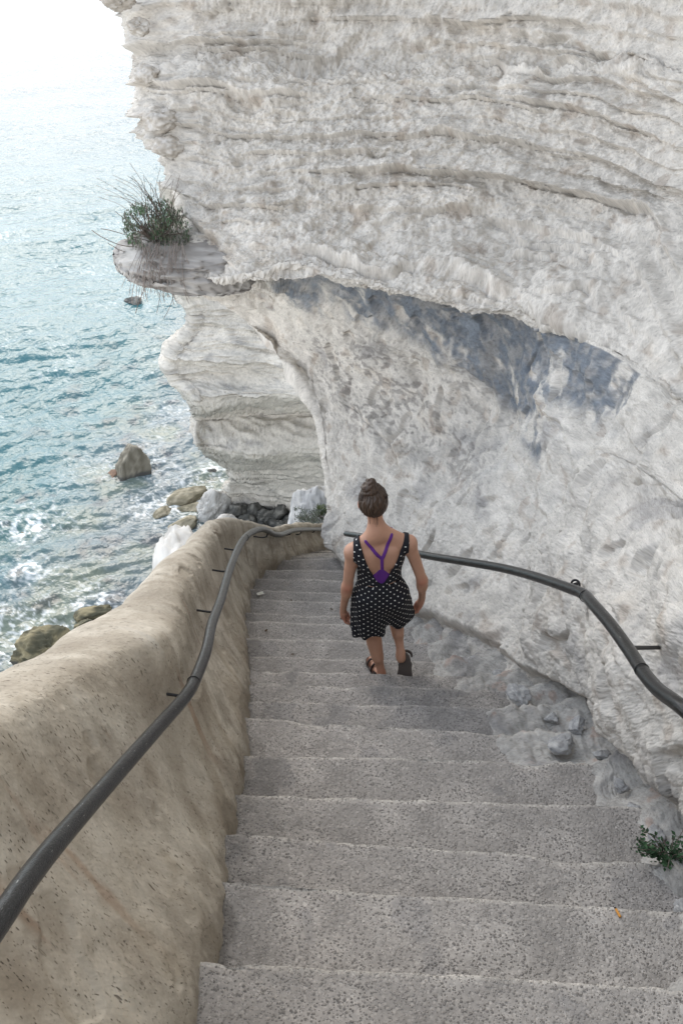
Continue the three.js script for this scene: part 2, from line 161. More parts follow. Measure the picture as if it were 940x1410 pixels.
const concreteMap = tex(1024, (d, n) => { const { f, g } = concreteField; for (let y = 0; y < n; y++) for (let x = 0; x < n; x++) { const p = y * n + x, m = wfbm(x / n, y / n, 7, 5, 2); const v = clamp(0.84 + 0.24 * (m - 0.5) + 0.15 * (wfbm(x / n, y / n, 120, 3, 6) - 0.5) + 0.10 * g[p] - 0.27 * f[p] * sst(0.3, 0.65, m + 0.05)); const k = p * 4; d[k] = 255 * v; d[k + 1] = 249 * v; d[k + 2] = 243 * v; d[k + 3] = 255; } }, true);
const concreteBump = tex(1024, (d, n) => { const { f, g } = concreteField; for (let y = 0; y < n; y++) for (let x = 0; x < n; x++) { const p = y * n + x; const v = 255 * clamp(0.5 + 0.5 * (wfbm(x / n, y / n, 24, 5, 3) - 0.5) + 0.25 * g[p] - 0.5 * f[p]); const k = p * 4; d[k] = d[k + 1] = d[k + 2] = v; d[k + 3] = 255; } });
const stepMat = new THREE.MeshStandardMaterial({ vertexColors: true, map: concreteMap, bumpMap: concreteBump, bumpScale: 0.008, roughness: 0.92 });
const plasterField = (() => { const n = 1024, f = new Float32Array(n * n); spots(f, n, 2600, 0.7, 2.4, 2.4, rng(31), 0.8); spots(f, n, 90, 2, 5, 3.0, rng(32), 0.9); return f; })();
const plasterMap = tex(1024, (d, n) => { const f = plasterField; for (let y = 0; y < n; y++) for (let x = 0; x < n; x++) { const p = y * n + x, m = wfbm(x / n, y / n, 5, 5, 7), b = wfbm(x / n * 1, y / n * 1, 9, 4, 12); const v = clamp(0.92 + 0.26 * (m - 0.5) + 0.1 * (wfbm(x / n, y / n, 110, 3, 8) - 0.5)), s = f[p] * sst(0.42, 0.6, b); const k = p * 4; d[k] = 255 * clamp(v - 0.36 * s); d[k + 1] = 250 * clamp(v - 0.39 * s - 0.03 * (0.5 - m)); d[k + 2] = 243 * clamp(v - 0.41 * s + 0.06 * (m - 0.5)); d[k + 3] = 255; } }, true);
const plasterBump = tex(1024, (d, n) => { const f = plasterField; for (let y = 0; y < n; y++) for (let x = 0; x < n; x++) { const p = y * n + x; const v = 255 * clamp(0.6 + 0.5 * (wfbm(x / n, y / n, 14, 6, 3) - 0.5) - 0.35 * f[p]); const k = p * 4; d[k] = d[k + 1] = d[k + 2] = v; d[k + 3] = 255; } });
const wallMat = new THREE.MeshStandardMaterial({ vertexColors: true, map: plasterMap, bumpMap: plasterBump, bumpScale: 0.02, roughness: 0.9 });
// ---------------------------------------------------------------- sea
const SEA = -22;
const SHORE = [[-8.6, -34.8, 2.2], [-5.3, -34.2, 1.2], [-6.1, -32.1, 3], [-3.4, -31.6, 3.5], [-11.7, -30.2, 2.2], [-11.0, -27.6, 1.7], [-9.6, -24.0, 3.2], [-8.3, -25.6, 2.2], [-4.6, -39.5, 4.5], [-3, -29, 4], [-5, -26, 2.5], [-13.0, -24.2, 2.0]];
const waves = (() => { const r = rng(77), a = []; for (let i = 0; i < 44; i++) { const L = 0.34 * Math.pow(1.066, i), th = 1.25 + (r() - 0.5) * (i < 16 ? 2.0 : 1.15), k = 6.2832 / L, slope = 0.050 * (L < 1.4 ? 1 : Math.pow(L / 1.4, -1.4)); a.push([Math.cos(th) * k, Math.sin(th) * k, r() * 6.28, slope / k, L]); } for (let i = 0; i < 26; i++) { const L = 5.2 * Math.pow(1.075, i), th = 1.3 + (r() - 0.5) * 0.9, k = 6.2832 / L; a.push([Math.cos(th) * k, Math.sin(th) * k, r() * 6.28, 0.011 / k, L]); } return a; })();
{
  const xs = [], ds = [];
  for (let q = -1.6; q < -0.62; q += 0.012) xs.push(q); for (let q = -0.62; q < 0.05; q += 0.00155) xs.push(q); for (let q = 0.05; q <= 1.2; q += 0.02) xs.push(q);
  for (let d = 3; d < 15; d += 0.6) ds.push(d);
  for (let d = 15; d < 5500;) { ds.push(d); d += d < 21 ? 0.3 : Math.min(Math.max(0.06, d * d * 0.0000755), d * 0.12); }
  const nu = xs.length, nv = ds.length, pos = new Float32Array(nu * nv * 3), col = new Float32Array(nu * nv * 3), uv = new Float32Array(nu * nv * 2);
  for (let j = 0; j < nv; j++) {
    const d = ds[j], cell = j ? d - ds[j - 1] : 1;
    for (let i = 0; i < nu; i++) {
      const x = xs[i] * (d + 6), z = -d; let y = 0;
      const wx = x + 1.3 * noise(x * 0.16, 1, z * 0.16), wz = z + 1.3 * noise(x * 0.16, 9, z * 0.16);
      const gust = 0.75 + 0.35 * noise(x * 0.05, 3, z * 0.05);
      let near = 0, shal = 0;
      for (const [sx, sz, sr] of SHORE) { const q = Math.hypot(x - sx, z - sz) / sr; near = Math.max(near, 1 - q); shal = Math.max(shal, 1.5 - q * 0.55); }
      for (const w of waves) if (w[4] > cell * 2.6) { const f = sst(cell * 2.6, cell * 5, w[4]); const s = Math.sin(w[0] * wx + w[1] * wz + w[2]); y += f * w[3] * gust * (s + 0.35 * s * Math.abs(s)); }
      const chop = sst(-0.4, 0.5, near); if (d < 60) y += 0.03 * chop * fbm(x * 1.6, 5, z * 1.6, 3);
      const k = (j * nu + i) * 3; pos[k] = x; pos[k + 1] = SEA + y; pos[k + 2] = z;
      uv[(j * nu + i) * 2] = x / 9; uv[(j * nu + i) * 2 + 1] = z / 9;
      // colour of the water body: deep blue-green, paler over sand and weed near the rocks, foam
      const n1 = fbm(x * 0.11, 2, z * 0.11, 4), n2 = fbm(x * 0.35, 4, z * 0.35, 4);
      const teal = sst(-26, -10, z) * 0 + sst(-7.5, -13, x + 0.15 * (z + 34) + 1.6 * n1);
      let r = lerp(0.105, 0.045, teal), g = lerp(0.140, 0.135, teal), b = lerp(0.150, 0.150, teal);
      const far = sst(55, 110, d); r = lerp(r, 0.03, far); g = lerp(g, 0.075, far); b = lerp(b, 0.10, far);
      const sh = clamp(shal) * sst(-0.25, 0.45, n2 + 0.25 * n1) * (1 - 0.75 * teal); r = lerp(r, 0.15, sh * 0.75); g = lerp(g, 0.175, sh * 0.75); b = lerp(b, 0.125, sh * 0.75);
      const weed = sst(0.15, 0.6, fbm(x * 0.6, 14, z * 0.6, 3)) * clamp(shal) * 0.6; r = lerp(r, 0.045, weed); g = lerp(g, 0.04, weed); b = lerp(b, 0.045, weed);
      if (d < 70) {
        const ca = noise(x * 0.9 + 0.6 * noise(x * 1.7, 0, z * 1.7), 21, z * 1.1), cb = noise(x * 2.3 + 0.7 * noise(x * 3, 7, z * 3), 27, z * 2.6), cc = noise(x * 5.1, 33, z * 5.8);
        const fil = Math.max(sst(0.10, 0.0, Math.abs(ca)) * 0.8, sst(0.13, 0.0, Math.abs(cb)) * 0.9) * sst(-0.35, 0.25, cc);
        const mask = sst(-0.15, 0.8, near + 0.5 * noise(x * 0.4, 40, z * 0.4));
        const wash = sst(0.62, 1.05, near + 0.35 * cb + 0.2 * cc);
        let fo = clamp(fil * mask * 0.85 + wash * 0.85 * sst(-0.3, 0.3, cb + cc * 0.6));
        r = lerp(r, 0.72, fo); g = lerp(g, 0.74, fo); b = lerp(b, 0.74, fo);
      }
      col[k] = r; col[k + 1] = g; col[k + 2] = b;
    }
  }
  const ripple = tex(1024, (dd, n) => { for (let y = 0; y < n; y++) for (let x = 0; x < n; x++) { const v = 255 * clamp(0.5 + 1.1 * (wfbm(x / n + 0.02 * wnoise(x / n * 9, y / n * 9, 9, 3), y / n * 1, 26, 4, 5) - 0.5)); const k = (y * n + x) * 4; dd[k] = dd[k + 1] = dd[k + 2] = v; dd[k + 3] = 255; } });
  const seaMat = new THREE.MeshPhysicalMaterial({ vertexColors: true, roughness: 0.17, ior: 1.33, bumpMap: ripple, bumpScale: 0.09 });
  struct(mesh('sea', geom(pos, gridIndex(nu, nv), uv, col), seaMat));
}

// ---------------------------------------------------------------- cliff
function bed(x, y, z, f, seed, wv = 0.34) {                             // beds of stone: each swells downwards and is cut back under its foot
  const t = (y - 0.06 * x + 0.02 * z) * f + wv * noise(x * 0.6 + seed, y * 0.4, z * 0.6) + 0.14 * noise(x * 2.6, seed + y, z * 2.6) + 0.07 * noise(x * 9, seed + y * 2, z * 9);
  const i = fl(t), q = t - i, a = sst(-0.2, 0.5, noise(x * 0.9 + i * 5.3, i * 3.7 + seed, z * 0.9) + 0.45 * noise(x * 3.8, i * 1.7, z * 3.8));
  const prof = q < 0.10 ? sst(0, 0.10, q) : 1 - Math.pow((q - 0.10) / 0.90, 0.75);
  return a * (prof - 0.35);
}
const crag = (x, y, z, o) => { let s = 0, a = 1, f = 1; for (let i = 0; i < o; i++) { s += a * (Math.abs(noise(x * f + i * 9.1, y * f, z * f - i * 4.7)) - 0.28); a *= 0.62; f *= 2.07; } return s; };   // lumps parted by sharp creases
function cliffRelief(x, y, z, u, v) {
  const up = sst(8.7, 7.6, v), right = sst(7.5, 11.5, u) * up;                            // upper face; it gets smoother to the right
  let d = 0.16 * fbm(x * 0.55, y * 0.8, z * 0.55, 3);
  const wx = x + 0.06 * noise(x * 3.1, y * 3.1, z * 3.1), wy = y + 0.03 * noise(x * 3 + 9, y * 3, z * 3), wz = z + 0.06 * noise(x * 3.1, y * 3.1 + 5, z * 3.1);
  if (up > 0.01) {
    d += up * (0.09 * bed(wx, wy, wz, 1.7, 3) + (0.16 - 0.06 * right) * bed(wx * 0.7, wy, wz * 0.7, 4.1, 17) + (0.09 - 0.035 * right) * bed(wx * 0.7, wy, wz * 0.7, 8.7, 41, 0.5));
    const c = cells(wx * 4.6, wy * 7.0, wz * 4.6);
    d += up * (1 - 0.55 * right) * (0.085 * (0.62 - c[0]) * sst(-0.4, 0.4, noise(x * 1.7, y * 1.7, z * 1.7)) + 0.048 * crag(x * 6.5, y * 11, z * 6.5, 4));
    const pit = sst(0.36, 0.6, noise(wx * 4.2, wy * 9, wz * 4.2) + 0.25 * noise(x * 13, y * 17, z * 13)); d -= up * (1 - 0.6 * right) * 0.04 * pit;
  }
  if (up < 0.99) {
    const lo = 1 - up;
    d += lo * (0.045 * bed(wx, wy, wz, 2.6, 31) + 0.045 * fbm(wx * 1.9, wy * 1.5, wz * 1.9, 3));
    const c = cells(wx * 5.2, wy * 4.4, wz * 5.2);
    d += lo * (0.045 * (0.6 - c[0]) + 0.026 * crag(x * 6.5, y * 6, z * 6.5, 4) - 0.045 * sst(0.36, 0.52, noise(wx * 5.3, wy * 3.4, wz * 5.3)) - 0.10 * sst(14.74, 14.93, v + 0.08 * noise(x * 3, y * 3, z * 3)));
  }
  return d + (0.009 + 0.008 * up) * crag(x * 27, y * 30, z * 27, 2);
}
function cliffPaint(x, y, z, u, v, d, c) {
  const n = fbm(x * 1.1, y * 1.6, z * 1.1, 4), n2 = fbm(x * 3.2 + 7, y * 4, z * 3.2, 4), n3 = noise(x * 7, y * 9, z * 7);
  let r = 0.645, g = 0.62, b = 0.585;
  const k = 1 + 0.09 * n + 0.05 * n2; r *= k; g *= k; b *= k;
  const ochre = sst(0.25, 0.95, n2 + 0.35 * n) * 0.5; r = lerp(r, 0.47, ochre * 0.6); g = lerp(g, 0.40, ochre * 0.6); b = lerp(b, 0.32, ochre * 0.6);       // iron stains
  const fl2 = sst(0.38, 0.66, n3 + 0.35 * n2 + 0.3 * noise(x * 19, y * 24, z * 19)); r = lerp(r, 0.30, fl2 * 0.38); g = lerp(g, 0.23, fl2 * 0.38); b = lerp(b, 0.175, fl2 * 0.38);
  const grey = sst(0.2, 0.9, fbm(x * 2.2, y * 2.6 + 9, z * 2.2, 4)) * sst(8.2, 9.5, v) * 0.55; r = lerp(r, 0.26, grey); g = lerp(g, 0.26, grey); b = lerp(b, 0.275, grey);
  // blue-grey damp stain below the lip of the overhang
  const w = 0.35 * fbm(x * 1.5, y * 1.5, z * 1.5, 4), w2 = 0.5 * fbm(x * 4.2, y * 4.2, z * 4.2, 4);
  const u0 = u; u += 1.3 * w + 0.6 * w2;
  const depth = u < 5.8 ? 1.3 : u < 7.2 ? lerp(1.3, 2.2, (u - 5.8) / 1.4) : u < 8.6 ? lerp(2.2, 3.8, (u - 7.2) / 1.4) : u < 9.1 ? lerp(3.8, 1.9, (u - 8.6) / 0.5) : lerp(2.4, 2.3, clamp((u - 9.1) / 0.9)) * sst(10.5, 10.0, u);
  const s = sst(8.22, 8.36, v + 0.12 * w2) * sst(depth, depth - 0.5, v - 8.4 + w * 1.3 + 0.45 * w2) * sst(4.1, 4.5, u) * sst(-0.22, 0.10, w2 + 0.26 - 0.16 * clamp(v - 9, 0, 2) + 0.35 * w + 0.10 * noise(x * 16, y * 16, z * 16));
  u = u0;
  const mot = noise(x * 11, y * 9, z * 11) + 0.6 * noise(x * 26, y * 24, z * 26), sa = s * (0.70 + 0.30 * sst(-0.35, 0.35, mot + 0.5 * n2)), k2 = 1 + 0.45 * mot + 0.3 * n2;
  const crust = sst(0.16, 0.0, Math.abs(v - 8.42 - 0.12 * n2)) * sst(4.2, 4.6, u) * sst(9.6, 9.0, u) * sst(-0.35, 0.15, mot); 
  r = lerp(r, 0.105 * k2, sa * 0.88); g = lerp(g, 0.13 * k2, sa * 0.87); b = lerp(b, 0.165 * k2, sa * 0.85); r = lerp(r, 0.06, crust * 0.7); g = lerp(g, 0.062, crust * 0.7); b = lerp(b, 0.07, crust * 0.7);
  const veil = sst(0.05, 0.6, w + w2 * 0.6) * sst(8.6, 9.2, v) * sst(13.4, 11.5, v) * sst(5.6, 7.2, u); r = lerp(r, 0.33, veil * 0.35); g = lerp(g, 0.37, veil * 0.35); b = lerp(b, 0.43, veil * 0.35);
  const specks = sst(0.18, 0.45, noise(x * 13, y * 30, z * 13) + 0.45 * noise(x * 30, y * 45, z * 30) + 0.5 * noise(x * 2.1, y * 3, z * 2.1 + 4)) * sst(9.4, 10.4, v) * sst(13.2, 11.8, v) * sst(3.2, 4.5, u) * sst(8.6, 6.6, u); r = lerp(r, 0.20, specks * 0.55); g = lerp(g, 0.19, specks * 0.55); b = lerp(b, 0.185, specks * 0.55);  // small dark grey specks in clusters on the face below the lip
  c[0] = r; c[1] = g; c[2] = b;
}
const cliff = struct(mesh('cliff', net(CLIFF, [8, 10, 14, 66, 66, 66, 66, 66, 66, 64, 56, 50, 24, 12, 10], [10, 16, 40, 80, 70, 66, 50, 34, 44, 44, 52, 60, 60, 74, 74, 12], cliffRelief, cliffPaint, 0.9, 3), rockMat));

function farRelief(x, y, z, u, v) { const wy = y + 0.12 * noise(x * 0.9, y * 1.3, z * 0.9); return 0.25 * fbm(x * 0.25, y * 0.4, z * 0.25, 3) + 0.16 * bed(x * 0.35, wy, z * 0.35, 0.9, 51) + 0.20 * bed(x * 0.45, wy, z * 0.45, 2.3, 61) + 0.12 * bed(x * 0.7, wy, z * 0.7, 5.6, 71) + 0.06 * fbm(x * 1.6, y * 9, z * 1.6, 4, 0.6); }
function farPaint(x, y, z, u, v, d, c) { const n = fbm(x * 0.5, y * 1.2, z * 0.5, 4), n2 = fbm(x * 1.5, y * 4, z * 1.5, 4), k = 1 + 0.1 * n + 0.05 * n2; let r = 0.64 * k, g = 0.615 * k, b = 0.57 * k; const s = sst(0.3, 0.9, n2) * 0.5; r = lerp(r, 0.3, s); g = lerp(g, 0.3, s); b = lerp(b, 0.31, s); c[0] = r; c[1] = g; c[2] = b; }
struct(mesh('far_cliff', net(FAR_CLIFF, [4, 16, 40, 70, 80, 60, 20], [20, 60, 40, 30, 26, 24, 24, 30, 24, 24, 24, 24, 24, 12], farRelief, farPaint, 0.3), rockMat));
// ---------------------------------------------------------------- staircase
const staircase = struct(new THREE.Group()); staircase.name = 'staircase'; scene.add(staircase);
const NOSE = [];                                                       // [left x, left z, right x, right z, y]
for (let k = 6; k >= 1; k--) NOSE.push([-0.5 - 0.01 * k, -1.78 + 0.36 * k, 1.2, -1.68 + 0.36 * k, -3.0 + 0.17 * k]);
for (const s of STEPS) NOSE.push(s);
for (let k = 1; k <= 13; k++) { const t = k / 13; NOSE.push([lerp(-0.52, -0.02, t) - 0.03, -7.38 - 4.3 * t, lerp(0.0, 0.75, t), -7.40 - 4.2 * t, -5.70 - 3.1 * t]); }
function stepGeometry(i) {
  const F = NOSE[i], B = i ? NOSE[i - 1] : [F[0], F[1] + 0.5, F[2], F[3] + 0.5, F[4]], N = i < NOSE.length - 1 ? NOSE[i + 1] : [0, 0, 0, 0, F[4] - 0.2];
  const nearD = -F[1], nu = nearD < 5 ? 220 : nearD < 7.6 ? 140 : 40, prof = [];
  const nt = nearD < 5 ? 34 : nearD < 7.6 ? 18 : 6;
  for (let k = 0; k <= nt; k++) prof.push([k / nt, 0]);                // tread, back to front
  const R = 0.006; for (let k = 1; k <= 4; k++) { const a = k / 4 * Math.PI / 2; prof.push([1, 1, R * Math.sin(a), R * (1 - Math.cos(a))]); }
  const drop = F[4] - N[4] + 0.06; for (let k = 1; k <= 5; k++) prof.push([1, 1, R, R + (drop - R) * k / 5]);
  const nv = prof.length, pos = [], uv = [], col = [], r = rng(900 + i), ou = r() * 9, ov = r() * 9;
  const tone = 1 + (r() - 0.5) * 0.12;
  for (let j = 0; j < nv; j++) for (let k = 0; k < nu; k++) {
    const t = k / (nu - 1), e = lerp(-0.10, 1.12, t), [q, edge, fo = 0, dn = 0] = prof[j];
    const fx = lerp(F[0], F[2], e), fz = lerp(F[1], F[3], e), bx = lerp(B[0], B[2], e), bz = lerp(B[1], B[3], e);
    let x = lerp(bx, fx, q), z = lerp(bz + 0.12, fz, q), y = F[4];
    const wob = 0.008 * noise(x * 1.7, i * 3.1, 0) + 0.006 * noise(x * 6, i * 3.1, 4) + 0.004 * noise(x * 19, i, 2);
    const chip = edge || q > 0.93 ? sst(0.25, 0.75, noise(x * 4.3, i * 7.7, 1.5)) * 0.018 : 0;
    z -= (q > 0.6 ? (q - 0.6) / 0.4 : 0) * (wob - chip) + fo; y -= dn;
    const crk = sst(0.03, 0.0, Math.abs(noise(x * 1.9 + 0.25 * noise(x * 9, i, z * 9), i * 6.1, z * 3.1))) * sst(0.15, 0.4, noise(x * 1.3, i * 2.7 + 9, z * 1.3));
    if (!edge) y -= 0.006 * crk;
    if (!edge) y += 0.007 * fbm(x * 2.1, i * 2.3, z * 2.1, 3) + 0.0035 * fbm(x * 14, i, z * 14, 3) - 0.010 * sst(0.3, 0.8, q) * sst(0.2, 0.9, noise(x * 1.1, i * 5.5, 3)) - chip * 0.5 * sst(0.85, 1, q);
    else { y += 0.007 * fbm(x * 2.1, i * 2.3, (fz) * 2.1, 3) - chip * 0.5; z += 0.006 * fbm(x * 9, y * 9, i, 3); }
    pos.push(x, y, z); uv.push((x + ou) * 0.95, (z - dn + ov) * 0.95);
    const n = fbm(x * 1.6, i * 4.4, z * 1.6, 4), n2 = fbm(x * 5, i * 1.4, z * 5, 3);
    let c = (0.44 + 0.04 * n + 0.04 * n2) * tone, cr = c * 1.01, cg = c * 0.985, cb = c * 0.955;
    // pale worn mortar on the edge
    const pale = sst(0.965, 0.995, q + 0.025 * noise(x * 3, i * 2.2, 7)) * (dn < 0.02 ? 1 : 0) * sst(-0.75, 0.1, n2 + 0.3); cr = lerp(cr, 0.80, pale * 0.45); cg = lerp(cg, 0.78, pale * 0.45); cb = lerp(cb, 0.73, pale * 0.45);
    // darker grey patches, heavier rightwards on three steps, and soil packed against the wall
    const pat = sst(0.12, 0.22, n + 0.6 * n2 + (i >= 11 && i <= 13 ? 0.75 * sst(0.45, 0.75, t) : 0) - 0.32); cr = lerp(cr, 0.22, pat * 0.36); cg = lerp(cg, 0.225, pat * 0.36); cb = lerp(cb, 0.24, pat * 0.36);
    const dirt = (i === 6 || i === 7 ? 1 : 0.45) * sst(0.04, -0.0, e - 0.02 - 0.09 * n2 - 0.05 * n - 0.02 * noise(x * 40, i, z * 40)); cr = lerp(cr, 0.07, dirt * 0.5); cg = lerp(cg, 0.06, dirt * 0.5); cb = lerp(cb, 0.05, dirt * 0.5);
    col.push(cr, cg, cb);
  }
  return geom(pos, gridIndex(nu, nv), uv, col);
}
for (let i = 0; i < NOSE.length; i++) { const m = mesh('step', stepGeometry(i), stepMat, staircase); if (i) m.name = 'step_' + String(i).padStart(3, '0'); }

// ---------------------------------------------------------------- parapet wall
const WALL = [[2.5, -0.62, -1.2, -0.95, -0.2, -1.35, -0.22], [0, -0.55, -2.1, -0.92, -1.0, -1.3, -1.03], [-1.0, -0.5, -2.65, -0.89, -1.5, -1.26, -1.53], [-1.74, -0.47, -3.0, -0.86, -1.87, -1.22, -1.9], [-2.17, -0.43, -3.2, -0.83, -2.14, -1.16, -2.16], [-2.5, -0.455, -3.35, -0.79, -2.36, -1.1, -2.37], [-2.88, -0.45, -3.52, -0.69, -2.6, -1.06, -2.6], [-3.35, -0.46, -3.72, -0.71, -2.88, -1.02, -2.88], [-3.89, -0.53, -3.98, -0.79, -3.16, -1.03, -3.16], [-4.6, -0.59, -4.38, -0.83, -3.54, -1.05, -3.55], [-5.48, -0.69, -4.8, -0.88, -4.03, -1.06, -4.05], [-6.01, -0.73, -5.06, -0.9, -4.32, -1.06, -4.36], [-6.45, -0.74, -5.28, -0.85, -4.6, -1.02, -4.68], [-6.85, -0.7, -5.5, -0.77, -4.9, -0.95, -5.0], [-7.2, -0.62, -5.66, -0.64, -5.22, -0.85, -5.35], [-7.52, -0.52, -5.8, -0.58, -5.46, -0.78, -5.6], [-8.2, -0.47, -6.35, -0.55, -5.9, -0.75, -6.0], [-9.7, -0.33, -7.37, -0.44, -6.97, -0.64, -7.1], [-11.7, -0.06, -8.8, -0.12, -8.4, -0.3, -8.55], [-13, 0.3, -9.9, 0.25, -9.4, 0.05, -9.5]];
{
  const P = WALL.map(([z, bx, by, tx, ty, ox, oy]) => {
    const m = (a, b, t) => lerp(a, b, t), w = tx - ox, r = Math.min(0.07, w * 0.3);
    return [[bx + 0.05, by - 0.5, z], [bx, by, z], [m(bx, tx, 0.35) - 0.01, m(by, ty, 0.35), z], [m(bx, tx, 0.72) - 0.008, m(by, ty, 0.72), z], [m(bx, tx, 0.93), m(by, ty, 0.93), z], [tx - r * 0.5, ty + 0.012, z], [m(tx, ox, 0.45), m(ty, oy, 0.45) + 0.035, z], [ox + r * 0.6, oy + 0.01, z], [ox - 0.02, oy - 0.10, z], [ox - 0.08, oy - 0.5, z], [ox - 0.15, oy - 1.6, z], [ox + 0.1, oy - 4.5, z]];
  });
  const su = [10, 40, 44, 40, 24, 24, 24, 14, 10, 10, 8], sv = [16, 60, 90, 60, 50, 50, 50, 50, 56, 56, 40, 36, 32, 30, 26, 26, 28, 20, 8];
  const g = net(P, su, sv, (x, y, z, u, v) => {
    const face = u < 4.6 ? 1 : 0.6;
    let d = 0.028 * fbm(x * 1.2, y * 1.2, z * 1.2, 2) + 0.005 * fbm(x * 5, y * 4, z * 5, 2) + 0.004 * crag(x * 14, y * 10, z * 14, 4) * face + 0.012 * sst(0.40, 0.46, noise(x * 3.1, y * 2.3, z * 3.1 + 7) + 0.2 * noise(x * 12, y * 9, z * 12));
    const rough = sst(1.8, 0.6, u) * sst(1.5, 4, v); d += rough * 0.012 * fbm(x * 14, y * 9, z * 14, 3);
    const crack = sst(0.035, 0.0, Math.abs(noise(x * 1.3, y * 0.5, z * 1.9 + 4))) * sst(0.1, 0.5, noise(x, y * 2, z * 1.2 + 30)); d -= 0.010 * crack;
    return -d;
  }, (x, y, z, u, v, d, c) => {
    const n = fbm(x * 1.1, y * 0.8, z * 1.3, 4), n2 = fbm(x * 4, y * 2.2, z * 5, 4), str = fbm(x * 2, y * 0.35, z * 7.5, 4);
    let r = 0.48, gg = 0.438, b = 0.372; const k = 1 + 0.14 * n + 0.1 * n2; r *= k; gg *= k; b *= k;
    const top = sst(-0.45, 0.5, n2 + 0.6 * n) * 0.7; r = lerp(r, 0.63, top); gg = lerp(gg, 0.595, top); b = lerp(b, 0.53, top);         // bleached top
    const gr = sst(0.3, 0.7, n2 + 0.4 * n) * 0.35; r = lerp(r, 0.24, gr); gg = lerp(gg, 0.21, gr); b = lerp(b, 0.165, gr);
    const low = sst(2.4, 0.9, u + 0.9 * n2) * 0.45 * (1 - top); r = lerp(r, 0.42, low); gg = lerp(gg, 0.37, low); b = lerp(b, 0.29, low);     // worn coarse foot
    const st = sst(0.30, 0.50, str + 0.1 * n2) * sst(4.9, 4.2, u) * sst(4, 8, v); r = lerp(r, 0.13, st * 0.3); gg = lerp(gg, 0.095, st * 0.3); b = lerp(b, 0.06, st * 0.3);  // drip streaks
    const rust = sst(0.5, 0.9, str + 0.3 * n2 + 0.35 * Math.exp(-Math.pow((z + 2.75) / 0.12, 2)) * sst(4.6, 3, u)) * sst(4.7, 4, u) * sst(1.2, 2.4, u); r = lerp(r, 0.30, rust * 0.4); gg = lerp(gg, 0.14, rust * 0.4); b = lerp(b, 0.05, rust * 0.4);
    const soil = 0.45 * sst(1.2, 1.05, u + 0.30 * n2 + 0.2 * noise(x * 30, y * 30, z * 30)); r = lerp(r, 0.11, soil * 0.7); gg = lerp(gg, 0.09, soil * 0.7); b = lerp(b, 0.07, soil * 0.7);
    c[0] = r; c[1] = gg; c[2] = b;
  }, 1);
  // the pits of the plaster stand upright
  const uv = g.attributes.uv; for (let i = 0; i < uv.count; i++) uv.setXY(i, uv.getY(i), uv.getX(i));
  tag(mesh('parapet_wall', g, wallMat), 'ochre plastered parapet wall with bleached rounded top beside the steps', 'wall');
}
// ---------------------------------------------------------------- rocks
const ballGeo = (n) => mergeVertices((() => { const g = new THREE.IcosahedronGeometry(1, n); g.deleteAttribute('uv'); g.deleteAttribute('normal'); return g; })(), 1e-5);
const BALL = { hi: ballGeo(26), lo: ballGeo(12), tiny: ballGeo(5) };
function rockGeometry(seed, sx, sy, sz, { q = 'lo', cuts = 9, rough = 0.07, tone = [0.3, 0.28, 0.24], tone2 = [0.16, 0.14, 0.11], lay = 0, up = 0, wet = -9 } = {}) {
  const r = rng(seed), B = BALL[q].attributes.position, n = B.count, pl = [];
  for (let i = 0; i < cuts; i++) { const z = r() * 2 - 1, a = r() * 6.283, s = Math.sqrt(1 - z * z); pl.push([s * Math.cos(a), z, s * Math.sin(a), 0.48 + 0.34 * r()]); }
  const pos = new Float32Array(n * 3), col = new Float32Array(n * 3), uv = new Float32Array(n * 2), o = seed * 3.77;
  for (let i = 0; i < n; i++) {
    const x = B.getX(i), y = B.getY(i), z = B.getZ(i); let R = 1;
    for (const [a, b, c, d] of pl) { const t = a * x + b * y + c * z; if (t > 0.05) { const e = d / t; const h = clamp(0.5 + 0.5 * (e - R) / 0.05); R = lerp(e, R, h) - 0.05 * h * (1 - h); } }
    R += rough * fbm(x * 2.2 + o, y * 2.2, z * 2.2, 4) + rough * 0.5 * fbm(x * 8 + o, y * 8, z * 8, 4, 0.6);
    if (lay) R += lay * bed(x + o, y * 1.2, z, 3.2, seed);
    const px = x * R * sx, py = y * R * sy, pz = z * R * sz; pos.set([px, py, pz], i * 3); uv.set([(px + pz * 0.7) * 0.6, (py + pz * 0.4) * 0.6], i * 2);
    const m = sst(-0.35, 0.6, fbm(x * 1.6 + o, y * 2.2 + 4, z * 1.6, 4)), k = 1 + 0.18 * fbm(x * 5 + o, y * 5, z * 5, 3);
    const w = sst(wet + 0.12, wet - 0.05, py + 0.15 * noise(px * 3, seed, pz * 3));
    for (let c = 0; c < 3; c++) col[i * 3 + c] = lerp(lerp(tone2[c], tone[c], m) * k, 0.045, w * 0.8);
  }
  return geom(pos, BALL[q].index.array, uv, col);
}
function rock(name, label, seed, at, size, opt, group, turn = [0, 0, 0]) { const m = mesh(name, rockGeometry(seed, ...size, opt), stoneMat); m.position.set(...at); m.rotation.set(...turn); return tag(m, label, 'rock', group); }
const TAN = { tone: [0.34, 0.30, 0.22], tone2: [0.17, 0.15, 0.10] }, DARK = { tone: [0.22, 0.21, 0.185], tone2: [0.08, 0.078, 0.07], rough: 0.12 }, PALE = { tone: [0.52, 0.505, 0.475], tone2: [0.36, 0.345, 0.32] }, WEED = { tone: [0.26, 0.22, 0.13], tone2: [0.09, 0.085, 0.055] };
